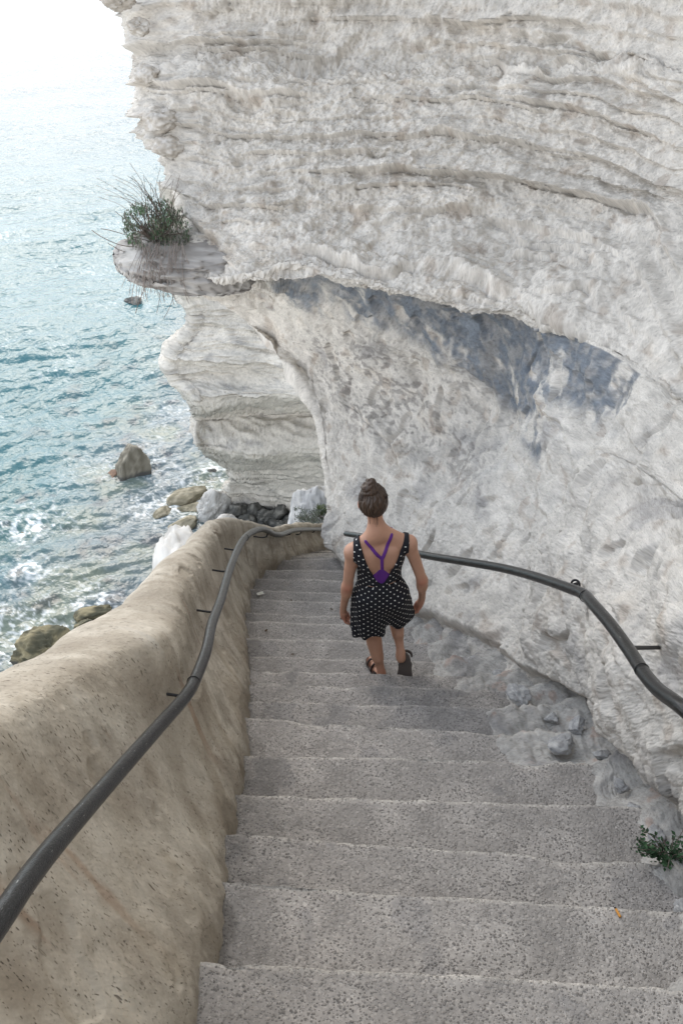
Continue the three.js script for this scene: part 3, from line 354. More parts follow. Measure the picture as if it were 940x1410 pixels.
// the tall leaning boulder: an upright wedge
{
  const sh = new THREE.Shape([[-0.62, -0.6], [0.55, -0.6], [0.64, 0.25], [0.36, 0.78], [0.1, 0.92], [-0.2, 0.62], [-0.5, 0.2]].map((p) => new THREE.Vector2(...p)));
  let g = new THREE.ExtrudeGeometry(sh, { depth: 0.62, bevelEnabled: true, bevelThickness: 0.08, bevelSize: 0.07, bevelSegments: 2, steps: 10, curveSegments: 2 });
  g.translate(0, 0, -0.31); g.deleteAttribute('normal'); g.deleteAttribute('uv'); g = mergeVertices(g, 1e-4);
  // finer triangles for the weathering
  const src = g.toNonIndexed().attributes.position.array; let tri = []; for (let i = 0; i < src.length; i += 9) tri.push(Array.from(src.slice(i, i + 9)));
  for (let s = 0; s < 3; s++) { const o = []; for (const t of tri) { const [a, b, c, d, e, f, h, i2, j] = t, m = [(a + d) / 2, (b + e) / 2, (c + f) / 2], n = [(d + h) / 2, (e + i2) / 2, (f + j) / 2], p = [(a + h) / 2, (b + i2) / 2, (c + j) / 2]; o.push([a, b, c, ...m, ...p], [...m, d, e, f, ...n], [...p, ...n, h, i2, j], [...m, ...n, ...p]); } tri = o; }
  g = new THREE.BufferGeometry(); g.setAttribute('position', new THREE.BufferAttribute(new Float32Array(tri.flat()), 3)); g = mergeVertices(g, 1e-4); g.computeVertexNormals();
  const P = g.attributes.position, N = g.attributes.normal, col = [], uv = [], out = [];
  for (let i = 0; i < P.count; i++) { const x = P.getX(i), y = P.getY(i), z = P.getZ(i), d = 0.05 * fbm(x * 2.6, y * 2.6, z * 2.6, 4) + 0.02 * fbm(x * 9, y * 2, z * 9, 2); out.push(x + N.getX(i) * d, y + N.getY(i) * d, z + N.getZ(i) * d); const m = sst(-0.4, 0.6, fbm(x * 5, y * 1.2, z * 5, 4)), w = sst(-0.08, -0.2, y + 0.05 * noise(x * 4, 0, z * 4)); uv.push((x + z) * 0.6, y * 0.6); for (let c = 0; c < 3; c++) col.push(lerp(lerp([0.13, 0.115, 0.085][c], [0.26, 0.235, 0.185][c], m), 0.05, w * 0.85)); }
  const m = mesh('boulder', geom(out, g.index.array, uv, col), stoneMat); m.position.set(-8.5, SEA + 0.2, -34.2); m.rotation.set(-0.35, 0.5, 0.12);
  tag(m, 'tall wedge shaped grey brown boulder standing alone in the sea', 'rock');
}
rock('boulder', 'small foam washed reddish rock touching the wedge shaped boulder', 51, [-9.25, SEA - 0.05, -34.0], [0.45, 0.28, 0.35], { tone: [0.34, 0.22, 0.15], tone2: [0.2, 0.13, 0.09], wet: -0.02 });
rock('boulder', 'low flat dark rock alone in the water between wedge boulder and cliff', 52, [-5.3, SEA + 0.02, -34.1], [0.42, 0.24, 0.3], { ...DARK, wet: 0.02 });
rock('boulder', 'tan slab on top of the cluster in shallow water beyond the wall', 53, [-6.0, SEA + 0.22, -32.1], [0.82, 0.4, 0.5], { ...TAN, cuts: 12, wet: -0.1 }, undefined, [0.1, 0.4, 0.12]);
rock('boulder', 'tan flat slab leaning on the white boulder in shallow water', 54, [-5.75, SEA + 0.1, -31.35], [0.72, 0.34, 0.5], { ...TAN, cuts: 12, wet: -0.05 }, undefined, [-0.1, 0.2, 0.1]);
rock('boulder', 'small brown slab at the seaward end of the tan cluster', 55, [-6.75, SEA + 0.08, -31.1], [0.5, 0.28, 0.42], { ...TAN, wet: -0.02 }, undefined, [0, 0.6, 0.2]);
rock('boulder', 'long tilted tan slab nearest the outer foot of the wall', 56, [-5.95, SEA + 0.15, -30.2], [0.98, 0.28, 0.42], { ...TAN, cuts: 12, wet: -0.06 }, undefined, [0.15, 0.35, 0.28]);
rock('boulder', 'large white limestone boulder beside the tan slabs on the shore', 57, [-4.95, SEA + 0.4, -31.1], [0.78, 0.85, 0.7], { ...PALE, cuts: 12, q: 'hi', wet: -0.5 }, undefined, [0.2, 0.3, -0.3]);
rock('boulder', 'white angular boulder peeping over the wall beside the dark shore rocks', 58, [-4.25, SEA + 0.3, -29.95], [0.6, 0.55, 0.5], { ...PALE, cuts: 10 }, undefined, [0.3, 0.9, 0.3]);
[[-4.17, -31.8, 0.42], [-3.9, -31.0, 0.45], [-3.55, -32.0, 0.42], [-3.25, -31.1, 0.6], [-2.72, -31.4, 0.45], [-2.35, -30.85, 0.55], [-3.56, -30.4, 0.45], [-2.9, -30.6, 0.5], [-2.0, -31.4, 0.6], [-3.1, -29.9, 0.5], [-2.3, -30.0, 0.55], [-1.7, -30.4, 0.6]].forEach(([x, z, s], i) => rock('shore_rock', 'dark grey rock in the heap at the foot of the far cliff', 70 + i, [x, SEA + 0.2 + 0.1 * (i % 3), z], [s, s * 0.75, s * 0.85], { ...DARK, cuts: 11, wet: -0.25 }, 'dark rocks heaped at the foot of the far cliff', [i * 0.7, i * 1.3, i * 0.4]));
rock('boulder', 'large weedy brown boulder in the surf below the wall', 90, [-9.45, SEA + 0.2, -23.4], [1.15, 0.75, 0.85], { ...WEED, cuts: 11, q: 'hi', rough: 0.1, wet: -0.1 }, undefined, [0.1, 0.5, -0.15]);
rock('boulder', 'long olive brown rock beside the weedy surf boulder', 91, [-8.15, SEA + 0.15, -25.3], [0.78, 0.36, 0.42], { ...WEED, cuts: 9, rough: 0.09, wet: -0.1 }, undefined, [0, 0.25, 0.12]);
rock('boulder', 'small upright brown rock between the long olive rock and the wall', 92, [-8.35, SEA + 0.15, -24.55], [0.42, 0.5, 0.36], { ...WEED, cuts: 10, wet: -0.1 }, undefined, [0, 0.9, 0.2]);
rock('boulder', 'small dark rock far out in the sea beneath the ledge shrub', 93, [-11.4, SEA + 0.12, -51.3], [0.5, 0.36, 0.4], { ...DARK, wet: -0.1 });
rock('boulder', 'brown half sunken rock inside the foam patch', 94, [-11.6, SEA - 0.2, -30.0], [0.7, 0.3, 0.45], { tone: [0.30, 0.22, 0.15], tone2: [0.16, 0.12, 0.08], wet: 0.02 }, undefined, [0, 0.3, 0]);
rock('boulder', 'reddish sunken reef rock awash with white foam', 95, [-11.2, SEA - 0.24, -27.1], [0.8, 0.28, 0.5], { tone: [0.30, 0.20, 0.15], tone2: [0.16, 0.11, 0.08], wet: 0.0 }, undefined, [0, 0.8, 0]);
// pale rocks outside the wall
rock('rock_outcrop', 'white limestone outcrop just outside the parapet wall', 101, [-2.05, -9.2, -10.6], [0.62, 1.05, 1.5], { ...PALE, q: 'hi', cuts: 14, rough: 0.08, lay: 0.10 }, undefined, [0.1, 0.25, -0.1]);
rock('rock_outcrop', 'grey rock with white edge behind the far end of the wall', 102, [-0.36, -9.35, -13.0], [0.62, 1.05, 0.7], { tone: [0.5, 0.49, 0.47], tone2: [0.33, 0.33, 0.33], q: 'hi', cuts: 13, rough: 0.06 }, undefined, [0, 0.2, 0.05]);
// the slope that carries the stairs and the wall, down to the sea
{
  const P = []; const sec = WALL.filter((w, i) => i % 2 === 0 || i === WALL.length - 1);
  for (const [z, bx, by, tx, ty, ox, oy] of sec) P.push([[ox + 0.02, oy - 1.6, z], [ox + 0.05, oy - 4, z], [ox + 0.15, (oy + SEA) * 0.5, z + 0.2], [ox + 0.1, SEA + 3, z + 0.3], [ox, SEA - 1, z + 0.4]]);
  P.push([[1.2, -10, -14.5], [1.2, -13, -15], [1, -16, -16], [0.8, -19, -17], [0.6, SEA - 1, -18]], [[2, -9, -20], [1.5, -13, -22], [1, -16, -24], [0.5, -19, -26], [0, SEA - 1, -28]]);
  struct(mesh('lower_cliff', net(P, [10, 30, 40, 40], P.slice(1).map(() => 26), (x, y, z) => -0.12 * fbm(x * 0.8, y * 0.9, z * 0.8, 4) - 0.1 * bed(x, y, z, 1.4, 5), farPaint, 0.5), rockMat));
}
// ledge that carries the shrub
{
  const g = rockGeometry(120, 1, 1, 1, { q: 'hi', cuts: 0, rough: 0.10, tone: [0.48, 0.46, 0.43], tone2: [0.30, 0.28, 0.26] }), p = g.attributes.position;
  for (let i = 0; i < p.count; i++) { let x = p.getX(i), y = p.getY(i), z = p.getZ(i); const k = 0.6 + 0.4 * sst(-1.0, 0.25, x); x = Math.sign(x) * Math.pow(Math.abs(x), 0.7); y = Math.sign(y) * Math.pow(Math.abs(y), 0.55); const d = 0.5 * bed(x, y * 0.3, z, 9, 3) + 0.6 * fbm(x * 4, y * 3, z * 4, 4, 0.6); p.setXYZ(i, x * 0.60 + 0.03 * d, y * 0.185 + (y < 0 ? 0.06 * (-x) * 0.5 + 0.02 : -0.02 * (1 - x)) + 0.025 * d, z * 0.38 + 0.05 * d); }
  g.computeVertexNormals(); const m = mesh('rock_ledge', g, stoneMat, cliff); m.position.set(-1.29, -3.05, -8.0); m.rotation.set(0.12, -0.1, -0.06);
}
// knobs of stone on the edge of the upper face
[[-1.80, -1.22, -8.95, 0.13], [-1.66, -1.42, -8.9, 0.10], [-1.60, -1.75, -8.8, 0.10], [-1.50, -2.06, -8.6, 0.14], [-1.44, -2.28, -8.55, 0.13]].forEach(([x, y, z, s], i) => { const m = mesh('stone_knob', rockGeometry(140 + i, s * 1.1, s * 0.8, s * 0.9, { cuts: 7, rough: 0.13, tone: [0.56, 0.53, 0.49], tone2: [0.40, 0.36, 0.31] }), stoneMat, cliff); m.position.set(x, y, z); });

// ---------------------------------------------------------------- broken edge between steps and cliff
{
  const base = CLIFF[15].slice(2, 12), bx = (z) => { for (let i = 0; i < base.length - 1; i++) if (z >= base[i][2] && z <= base[i + 1][2]) { const t = (z - base[i][2]) / (base[i + 1][2] - base[i][2]); return lerp(base[i][0], base[i + 1][0], t); } return z > base[base.length - 1][2] ? 1.36 : base[0][0]; };
  const P = [];
  for (const [lx, lz, rx, rz, y] of STEPS.slice(0, 15)) for (const e of [0, 1]) { const z = rz + (e ? 0.02 : 0.22), b = Math.max(bx(z), rx + 0.06); P.push([[rx - 0.10, y - 0.10, z], [rx - 0.02, y - 0.008, z], [lerp(rx, b, 0.35), y + 0.03, z], [lerp(rx, b, 0.75), y + 0.05, z], [b + 0.08, y + 0.12, z], [b + 0.25, y + 0.16, z]]); }
  const g = net(P, [10, 26, 34, 34, 16], P.slice(1).map(() => 16), (x, y, z) => { const c = cells(x * 7, y * 7, z * 7); return -(0.035 * (0.55 - c[0]) + 0.025 * fbm(x * 3, y * 3, z * 3, 3) + 0.03 * crag(x * 9, y * 9, z * 9, 4)); }, (x, y, z, u, v, d, c) => { const n = fbm(x * 3, y * 3, z * 3, 4), n2 = fbm(x * 9, y * 9, z * 9, 3), s = sst(0.1, 0.7, n + 0.4 * n2) * 0.7, k = 1 + 0.1 * n2; c[0] = lerp(0.44 * k, 0.24, s); c[1] = lerp(0.43 * k, 0.235, s); c[2] = lerp(0.415 * k, 0.24, s); const red = sst(0.45, 0.8, n2 - 0.3 * n) * 0.5; c[0] = lerp(c[0], 0.36, red); c[1] = lerp(c[1], 0.24, red); c[2] = lerp(c[2], 0.19, red); }, 1.2);
  mesh('rubble_edge', g, rockMat, staircase);
  [[1.07, -3.76, -3.40, 0.13], [1.17, -3.76, -3.52, 0.09], [0.98, -4.0, -3.98, 0.14], [1.22, -3.66, -3.24, 0.085], [1.31, -3.60, -3.42, 0.08], [1.24, -3.57, -2.98, 0.085], [1.25, -3.50, -2.80, 0.07], [1.28, -3.42, -2.60, 0.08], [1.27, -3.34, -2.33, 0.10], [0.80, -4.36, -4.62, 0.10], [0.93, -4.24, -4.36, 0.09], [1.10, -3.92, -3.72, 0.08], [0.64, -4.66, -5.0, 0.09], [1.22, -3.24, -2.15, 0.07]].forEach(([x, y, z, s], i) => { const m = mesh(i ? 'stone_' + String(i).padStart(3, '0') : 'stone', rockGeometry(160 + i, s * 0.65, s * 0.30, s * 0.5, { cuts: 11, rough: 0.12, tone: [0.42, 0.41, 0.395], tone2: [0.29, 0.285, 0.28] }), stoneMat, staircase); m.position.set(x + 0.02, y - 0.028, z); m.rotation.set(0.2 * (i % 3), i * 1.1, 0.15 * (i % 2)); });
}

// ---------------------------------------------------------------- handrails
const railMap = tex(512, (d, n) => { const f = new Float32Array(n * n); spots(f, n, 90, 1, 7, 0.5, rng(61), 1); for (let y = 0; y < n; y++) for (let x = 0; x < n; x++) { const p = y * n + x, m = wfbm(x / n, y / n, 8, 5, 3), w = f[p] * sst(0.5, 0.62, wfbm(x / n, y / n, 5, 3, 9)); const k = p * 4, v = 0.13 + 0.10 * (m - 0.5); d[k] = 255 * lerp(v, 0.8, w); d[k + 1] = 255 * lerp(v, 0.8, w); d[k + 2] = 255 * lerp(v * 1.01, 0.78, w); d[k + 3] = 255; } }, true);
const railMat = new THREE.MeshStandardMaterial({ map: railMap, roughness: 0.3, metalness: 0.35, bumpMap: grainBump, bumpScale: 0.0015 });
const ironMat = new THREE.MeshStandardMaterial({ color: 0x2b2a2b, roughness: 0.6, metalness: 0.4 });
function tube(pts, r, seg, mat, name, parent, rs = 14) { const c = new THREE.CatmullRomCurve3(pts.map((p) => new THREE.Vector3(...p)), false, 'centripetal'); const g = new THREE.TubeGeometry(c, seg, r, rs); const uv = g.attributes.uv, L = c.getLength(); for (let i = 0; i < uv.count; i++) uv.setXY(i, uv.getX(i) * L * 1.5, uv.getY(i)); const m = mesh(name, g, mat, parent); return m; }
function weld(a, b, r, parent) { const m = mesh('weld_seam', new THREE.TorusGeometry(r * 0.99, r * 0.08, 8, 22), railMat, parent); m.position.set(...a); m.lookAt(...b); }
function cap(p, r, mat, parent) { const m = mesh('end_cap', new THREE.SphereGeometry(r * 1.005, 14, 8), mat, parent); m.position.set(...p); m.scale.set(1, 1, 0.6); }
{
  const t = thing('handrail', 'dark grey tubular handrail bracketed to the ochre parapet wall', 'handrail');
  const pts = [[-0.60, -0.3, 1.5], [-0.6, -1.02, 0.0], [-0.6, -1.59, -1.02], [-0.61, -1.73, -1.23], [-0.615, -2.05, -1.68], [-0.59, -2.4, -2.22], [-0.56, -2.62, -2.59], [-0.56, -2.73, -2.79], [-0.57, -2.89, -3.11], [-0.6, -3.07, -3.47], [-0.63, -3.36, -4.0], [-0.67, -3.72, -4.72], [-0.69, -4.08, -5.44], [-0.68, -4.22, -5.72], [-0.66, -4.42, -6.06], [-0.63, -4.64, -6.39], [-0.61, -4.83, -6.63], [-0.59, -5.09, -6.94], [-0.56, -5.27, -7.17], [-0.54, -5.5, -7.5], [-0.51, -5.78, -7.92], [-0.47, -6.06, -8.33], [-0.36, -7.17, -9.87], [-0.11, -8.4, -11.57]];
  tube(pts, 0.0235, 420, railMat, 'rail', t, 18); weld([-0.56, -2.69, -2.72], [-0.56, -2.76, -2.86], 0.0235, t); weld([-0.68, -4.2, -5.68], [-0.66, -4.34, -5.9], 0.0235, t);
  [[-0.56, -2.68, -2.7, -0.72, -2.72], [-0.63, -3.33, -3.94, -0.79, -3.32], [-0.675, -3.76, -4.82, -0.84, -3.76], [-0.69, -4.11, -5.5, -0.87, -4.11], [-0.61, -4.86, -6.66, -0.8, -4.86], [-0.5, -5.82, -8.0, -0.6, -5.82], [-0.44, -6.4, -8.8, -0.55, -6.4], [-0.33, -7.25, -10.0, -0.45, -7.25]].forEach(([x, y, z, wx, wy]) => tube([[x, y - 0.02, z], [x - 0.01, y - 0.05, z], [x - 0.04, y - 0.062, z], [x - 0.12, y - 0.05, z]], 0.006, 16, ironMat, 'bracket', t, 8));
}
{
  const t = thing('handrail', 'dark grey tubular handrail along the white cliff face with chipped bend', 'handrail');
  const pts = [[1.05, -1.2, -0.2], ...[[1.03, -2.09, -1.9], [0.99, -2.13, -2.05], [0.98, -2.22, -2.21], [0.98, -2.28, -2.34], [0.99, -2.35, -2.51], [0.99, -2.45, -2.78], [0.99, -2.56, -3.03], [1.0, -2.63, -3.16], [0.99, -2.71, -3.29], [0.87, -3.23, -4.09], [0.49, -3.92, -5.13], [0.35, -4.15, -5.52], [0.17, -4.69, -6.36], [0.04, -5.03, -6.86]]];
  tube(pts, 0.0235, 300, railMat, 'rail', t, 18); cap(pts[pts.length - 1], 0.0235, railMat, t); weld([0.995, -2.62, -3.14], [0.99, -2.7, -3.28], 0.0235, t); weld([0.98, -2.29, -2.37], [0.985, -2.34, -2.48], 0.0235, t);
  [[0.99, -2.34, -2.53, 1.32, -2.80, -3.03], [0.80, -3.36, -4.27, 0.98, -3.46, -4.36], [0.45, -3.98, -5.22, 0.66, -4.1, -5.3]].forEach(([x, y, z, a, b, c]) => tube([[x, y, z], [(x + a) / 2, (y + b) / 2, (z + c) / 2], [a, b, c]], 0.008, 12, ironMat, 'bracket', t, 8));
  const bolt = mesh('anchor_bolt', mergeGeometries([new THREE.TorusGeometry(0.022, 0.006, 8, 18), new THREE.CylinderGeometry(0.009, 0.009, 0.05, 10).rotateX(Math.PI / 2)]), ironMat); bolt.position.set(1.2, -3.24, -3.98); bolt.rotation.set(-0.5, -0.6, 0); tag(bolt, 'small iron anchor ring set in the cliff above the rail bend', 'anchor');
}
{
  const t = thing('handrail', 'short curved rail end clasping the foot of the rock pillar', 'handrail');
  tube([[-0.11, -5.66, -7.76], [-0.10, -5.59, -7.68], [-0.06, -5.50, -7.58], [0.0, -5.36, -7.40], [0.07, -5.30, -7.30], [0.2, -5.3, -7.4]], 0.024, 40, railMat, 'rail', t);
  tube([[-0.02, -5.4, -7.44], [0.0, -5.44, -7.46], [0.1, -5.44, -7.6]], 0.009, 10, ironMat, 'bracket', t, 8);
}
// ---------------------------------------------------------------- plants
function leafGeometry(list) {                                          // list of [x, y, z, length, width, yaw, pitch, r, g, b]: narrow folded leaves
  const pos = [], col = [], idx = []; const e = new THREE.Euler(), m = new THREE.Matrix4(), v = new THREE.Vector3();
  for (const [x, y, z, l, w, ya, pi, r, g, b] of list) {
    m.makeRotationFromEuler(e.set(pi, ya, 0, 'YXZ')); const n = pos.length / 3;
    for (const [a, c, d] of [[0, 0, 0], [-w / 2, w * 0.18, -l * 0.5], [0, -w * 0.06, -l * 0.55], [w / 2, w * 0.18, -l * 0.5], [0, l * 0.05, -l]]) { v.set(a, c, d).applyMatrix4(m); pos.push(v.x + x, v.y + y, v.z + z); col.push(r, g, b); }
    idx.push(n, n + 2, n + 1, n, n + 3, n + 2, n + 1, n + 2, n + 4, n + 2, n + 3, n + 4);
  }
  return geom(pos, idx, null, col);
}
const leafMat = new THREE.MeshStandardMaterial({ vertexColors: true, roughness: 0.75, side: THREE.DoubleSide });
function twigGeometry(lines, r0, rs = 4) { return mergeGeometries(lines.map(([pts, r = r0]) => new THREE.TubeGeometry(new THREE.CatmullRomCurve3(pts.map((p) => new THREE.Vector3(...p))), 7, r, rs))); }
const twigMat = new THREE.MeshStandardMaterial({ color: 0x6b5f57, roughness: 0.9 }), paleTwigMat = new THREE.MeshStandardMaterial({ color: 0x9a9089, roughness: 0.9 });
{
  const t = thing('ledge_shrub', 'green shrub with dry grey twigs growing on the cliff ledge', 'shrub', [-1.52, -2.92, -8.02]), r = rng(301);
  const leaves = [];
  for (let k = 0; k < 6500; k++) {
    const a = r() * 6.283, c = Math.pow(r(), 0.6), x = Math.cos(a) * 0.27 * c, z = Math.sin(a) * 0.22 * c, y = 0.02 + 0.36 * r() * Math.sqrt(1 - c * c * 0.7);
    if (noise(x * 8, y * 8, z * 8) < 0.0) continue;
    const d = noise(x * 6 + 4, y * 6, z * 6), q = 0.7 + 0.6 * r(); let R = 0.105, G = 0.13, B = 0.085; if (d > 0.12) { R = 0.085; G = 0.155; B = 0.075; } if (r() < 0.28) { R = 0.17; G = 0.14; B = 0.12; }
    leaves.push([x, y, z, 0.022 + 0.03 * r(), 0.006 + 0.006 * r(), r() * 6.283, 0.3 + r() * 1.1, R * q, G * q, B * q]);
  }
  mesh('foliage', leafGeometry(leaves), leafMat, t);
  const st = [], gr = [], pale = [];
  for (let k = 0; k < 46; k++) { const a = r() * 6.283, l = 0.12 + 0.14 * r(); st.push([[[0, -0.05, 0], [Math.cos(a) * 0.08, 0.08, Math.sin(a) * 0.07], [Math.cos(a) * l, 0.1 + 0.15 * r(), Math.sin(a) * l]], 0.003]); }
  for (let k = 0; k < 40; k++) { const a = 1.75 + (r() - 0.5) * 1.5, l = 0.26 + 0.30 * r(), x0 = (r() - 0.5) * 0.2, zz = (r() - 0.5) * 0.25; gr.push([[[x0, 0.15, zz * 0.5], [x0 + Math.cos(a) * l * 0.5, 0.15 + Math.sin(a) * l * 0.62, zz * 0.8], [x0 + Math.cos(a) * l * 1.1 + 0.10 * (r() - 0.6), 0.15 + Math.sin(a) * l * (0.8 + 0.2 * r()), zz]], 0.0013 + 0.001 * r()]); }
  for (let k = 0; k < 70; k++) { const x0 = (r() - 0.3) * 0.34, l = 0.18 + 0.3 * r(), s = (r() - 0.5) * 0.34; pale.push([[[x0, 0.1 * r(), 0.12 + 0.1 * r()], [x0 + s * 0.4, -0.02 - 0.05 * r(), 0.3 + 0.1 * r()], [x0 + s * 0.8, -0.05 - l * 0.4, 0.36 + 0.06 * r()], [x0 + s, -l * 0.8, 0.33]], 0.0017 + 0.0016 * r()]); }
  pale.push([[[-0.1, 0.18, 0.1], [-0.06, 0.02, 0.28], [0.12, -0.1, 0.4], [0.35, -0.2, 0.36]], 0.0035]);
  const twigs = [[[[0, 0, 0], [-0.25, 0.02, 0.08], [-0.42, 0.10, 0.1], [-0.5, 0.16, 0.1]], 0.003], [[[-0.05, 0.03, 0], [-0.22, 0.12, 0.1], [-0.36, 0.17, 0.12], [-0.42, 0.18, 0.12]], 0.003], [[[-0.1, 0, 0], [-0.25, -0.02, 0.1], [-0.38, 0.06, 0.12]], 0.0025], [[[0, 0.1, 0], [-0.18, 0.2, 0.05], [-0.3, 0.3, 0.06]], 0.0025], [[[0.0, -0.05, 0.3], [-0.06, -0.2, 0.34], [-0.14, -0.36, 0.34], [-0.18, -0.46, 0.33]], 0.003], [[[0.08, -0.05, 0.3], [0.04, -0.3, 0.35], [0.0, -0.45, 0.35]], 0.002], [[[0.1, -0.05, 0.3], [0.16, -0.25, 0.36], [0.1, -0.42, 0.35], [0.05, -0.5, 0.34]], 0.002]];
  mesh('stem', twigGeometry(st, 0.003), twigMat, t); mesh('dry_grass', twigGeometry(gr, 0.0015, 3), twigMat, t); mesh('dry_twigs', twigGeometry(pale, 0.002, 3), paleTwigMat, t); mesh('bare_twigs', twigGeometry(twigs, 0.003, 5), twigMat, t);
}
{
  const t = thing('crevice_plant', 'small dark green leafy plant in the crevice beside the near steps', 'plant', [1.27, -3.36, -2.40]), r = rng(311), lv = [], st = [];
  for (let k = 0; k < 26; k++) { const a = r() * 6.283, l = 0.05 + 0.09 * r(), tx = Math.cos(a) * l - 0.03, tz = Math.sin(a) * l * 0.8, ty = 0.05 + 0.10 * r(); st.push([[[0, 0, 0], [tx * 0.5, ty * 0.8, tz * 0.5], [tx, ty, tz]], 0.0018]); for (let q = 0; q < 16; q++) { const f = 0.4 + 0.6 * r(), k2 = 0.6 + 0.7 * r(); lv.push([tx * f + (r() - 0.5) * 0.02, ty * f + (r() - 0.5) * 0.02, tz * f + (r() - 0.5) * 0.02, 0.014 + 0.014 * r(), 0.009 + 0.007 * r(), r() * 6.283, r() * 0.9, 0.03 * k2, 0.075 * k2, 0.028 * k2]); } }
  mesh('foliage', leafGeometry(lv), leafMat, t); mesh('stem', twigGeometry(st, 0.002), twigMat, t);
}
[['grey green creeping bush on the rock behind the far wall', -0.45, -8.72, -12.38, 0.26, [0.10, 0.12, 0.09]], ['yellow green bush on the right of the rock behind the far wall', -0.20, -8.66, -12.42, 0.17, [0.10, 0.13, 0.05]]].forEach(([label, x, y, z, s, c], i) => {
  const t = thing('bush', label, 'bush', [x, y, z]), r = rng(320 + i), lv = [], st = [];
  for (let k = 0; k < 2400; k++) { const a = r() * 6.283, q = Math.pow(r(), 0.5), px = Math.cos(a) * s * q, py = (r() - 0.45) * s * 1.1, pz = Math.abs(Math.sin(a)) * s * q * 0.8; if (noise(px * 12, py * 12 + i * 9, pz * 12) < -0.05) continue; const v = 0.6 + 0.8 * r(); lv.push([px, py, pz, 0.025 + 0.02 * r(), 0.012, r() * 6.283, r() * 1.2, c[0] * v, c[1] * v, c[2] * v]); }
  for (let k = 0; k < 14; k++) { const a = r() * 6.283; st.push([[[0, -s * 0.6, 0], [Math.cos(a) * s * 0.4, 0, s * 0.2], [Math.cos(a) * s * 0.8, Math.sin(a) * s * 0.4, s * 0.4]], 0.003]); }
  mesh('foliage', leafGeometry(lv), leafMat, t); mesh('stem', twigGeometry(st, 0.003), twigMat, t);
});
// ---------------------------------------------------------------- litter
{
  const t = thing('cigarette_butt', 'orange cigarette butt lying on the step near the crevice plant', 'cigarette butt', [0.975, -3.178, -2.07]); t.rotation.set(0, 0.25, 0);
  mesh('filter', new THREE.CylinderGeometry(0.0045, 0.0045, 0.032, 12).rotateX(Math.PI / 2), new THREE.MeshStandardMaterial({ color: 0xc4893f, roughness: 0.9 }), t); const ash = mesh('burnt_end', new THREE.CylinderGeometry(0.0043, 0.0036, 0.008, 10).rotateX(-Math.PI / 2), new THREE.MeshStandardMaterial({ color: 0x3a342f, roughness: 1 }), t); ash.position.z = -0.019;
  const g = new THREE.PlaneGeometry(0.055, 0.035, 8, 6).rotateX(-Math.PI / 2), p = g.attributes.position; for (let i = 0; i < p.count; i++) p.setY(i, 0.006 * noise(p.getX(i) * 60, 1, p.getZ(i) * 60) + 0.004); g.computeVertexNormals();
  const paper = mesh('paper_scrap', g, new THREE.MeshStandardMaterial({ color: 0xd8d4c8, roughness: 0.9, side: THREE.DoubleSide })); paper.position.set(-0.66, -5.195, -6.26); paper.rotation.y = 0.4; tag(paper, 'crumpled off white paper scrap on a far step by the wall', 'paper');
  const leafG = new THREE.PlaneGeometry(0.035, 0.018, 4, 2).rotateX(-Math.PI / 2), lp = leafG.attributes.position; for (let i = 0; i < lp.count; i++) lp.setY(i, 12 * lp.getZ(i) * lp.getZ(i) + 0.004); leafG.computeVertexNormals(); const dry = new THREE.MeshStandardMaterial({ color: 0x4a3b2c, roughness: 0.95, side: THREE.DoubleSide });
  const r = rng(345); for (let k = 0; k < 7; k++) { const i = 9 + fl(r() * 9), s = NOSE[i + 6] || NOSE[NOSE.length - 1], b = NOSE[i + 5], e = r(), m = mesh('dry_leaf', leafG, dry); m.position.set(lerp(s[0], s[2], 0.08 + 0.8 * e), s[4] + 0.008, lerp(s[1], b[1], 0.2 + 0.35 * r())); m.rotation.y = r() * 6; m.scale.setScalar(0.5 + 0.4 * r()); tag(m, 'small dry brown leaf lying on the lower steps', 'leaf', 'dry leaves on the lower steps'); }
}
// ---------------------------------------------------------------- woman walking down the steps
const V = (x, y, z) => [x, y, z];
function bone(p, a, b, ra, rb) { const bx = b[0] - a[0], by = b[1] - a[1], bz = b[2] - a[2], px = p[0] - a[0], py = p[1] - a[1], pz = p[2] - a[2], h = clamp((px * bx + py * by + pz * bz) / (bx * bx + by * by + bz * bz)); return Math.hypot(px - bx * h, py - by * h, pz - bz * h) - (ra + (rb - ra) * h); }
function egg(p, c, r) { const x = (p[0] - c[0]) / r[0], y = (p[1] - c[1]) / r[1], z = (p[2] - c[2]) / r[2], k0 = Math.hypot(x, y, z), k1 = Math.hypot(x / r[0], y / r[1], z / r[2]); return k1 < 1e-6 ? -Math.min(...r) : k0 * (k0 - 1) / k1; }
function smin(a, b, k) { const h = clamp(0.5 + 0.5 * (b - a) / k); return b + (a - b) * h - k * h * (1 - h); }
const smax = (a, b, k) => -smin(-a, -b, k);
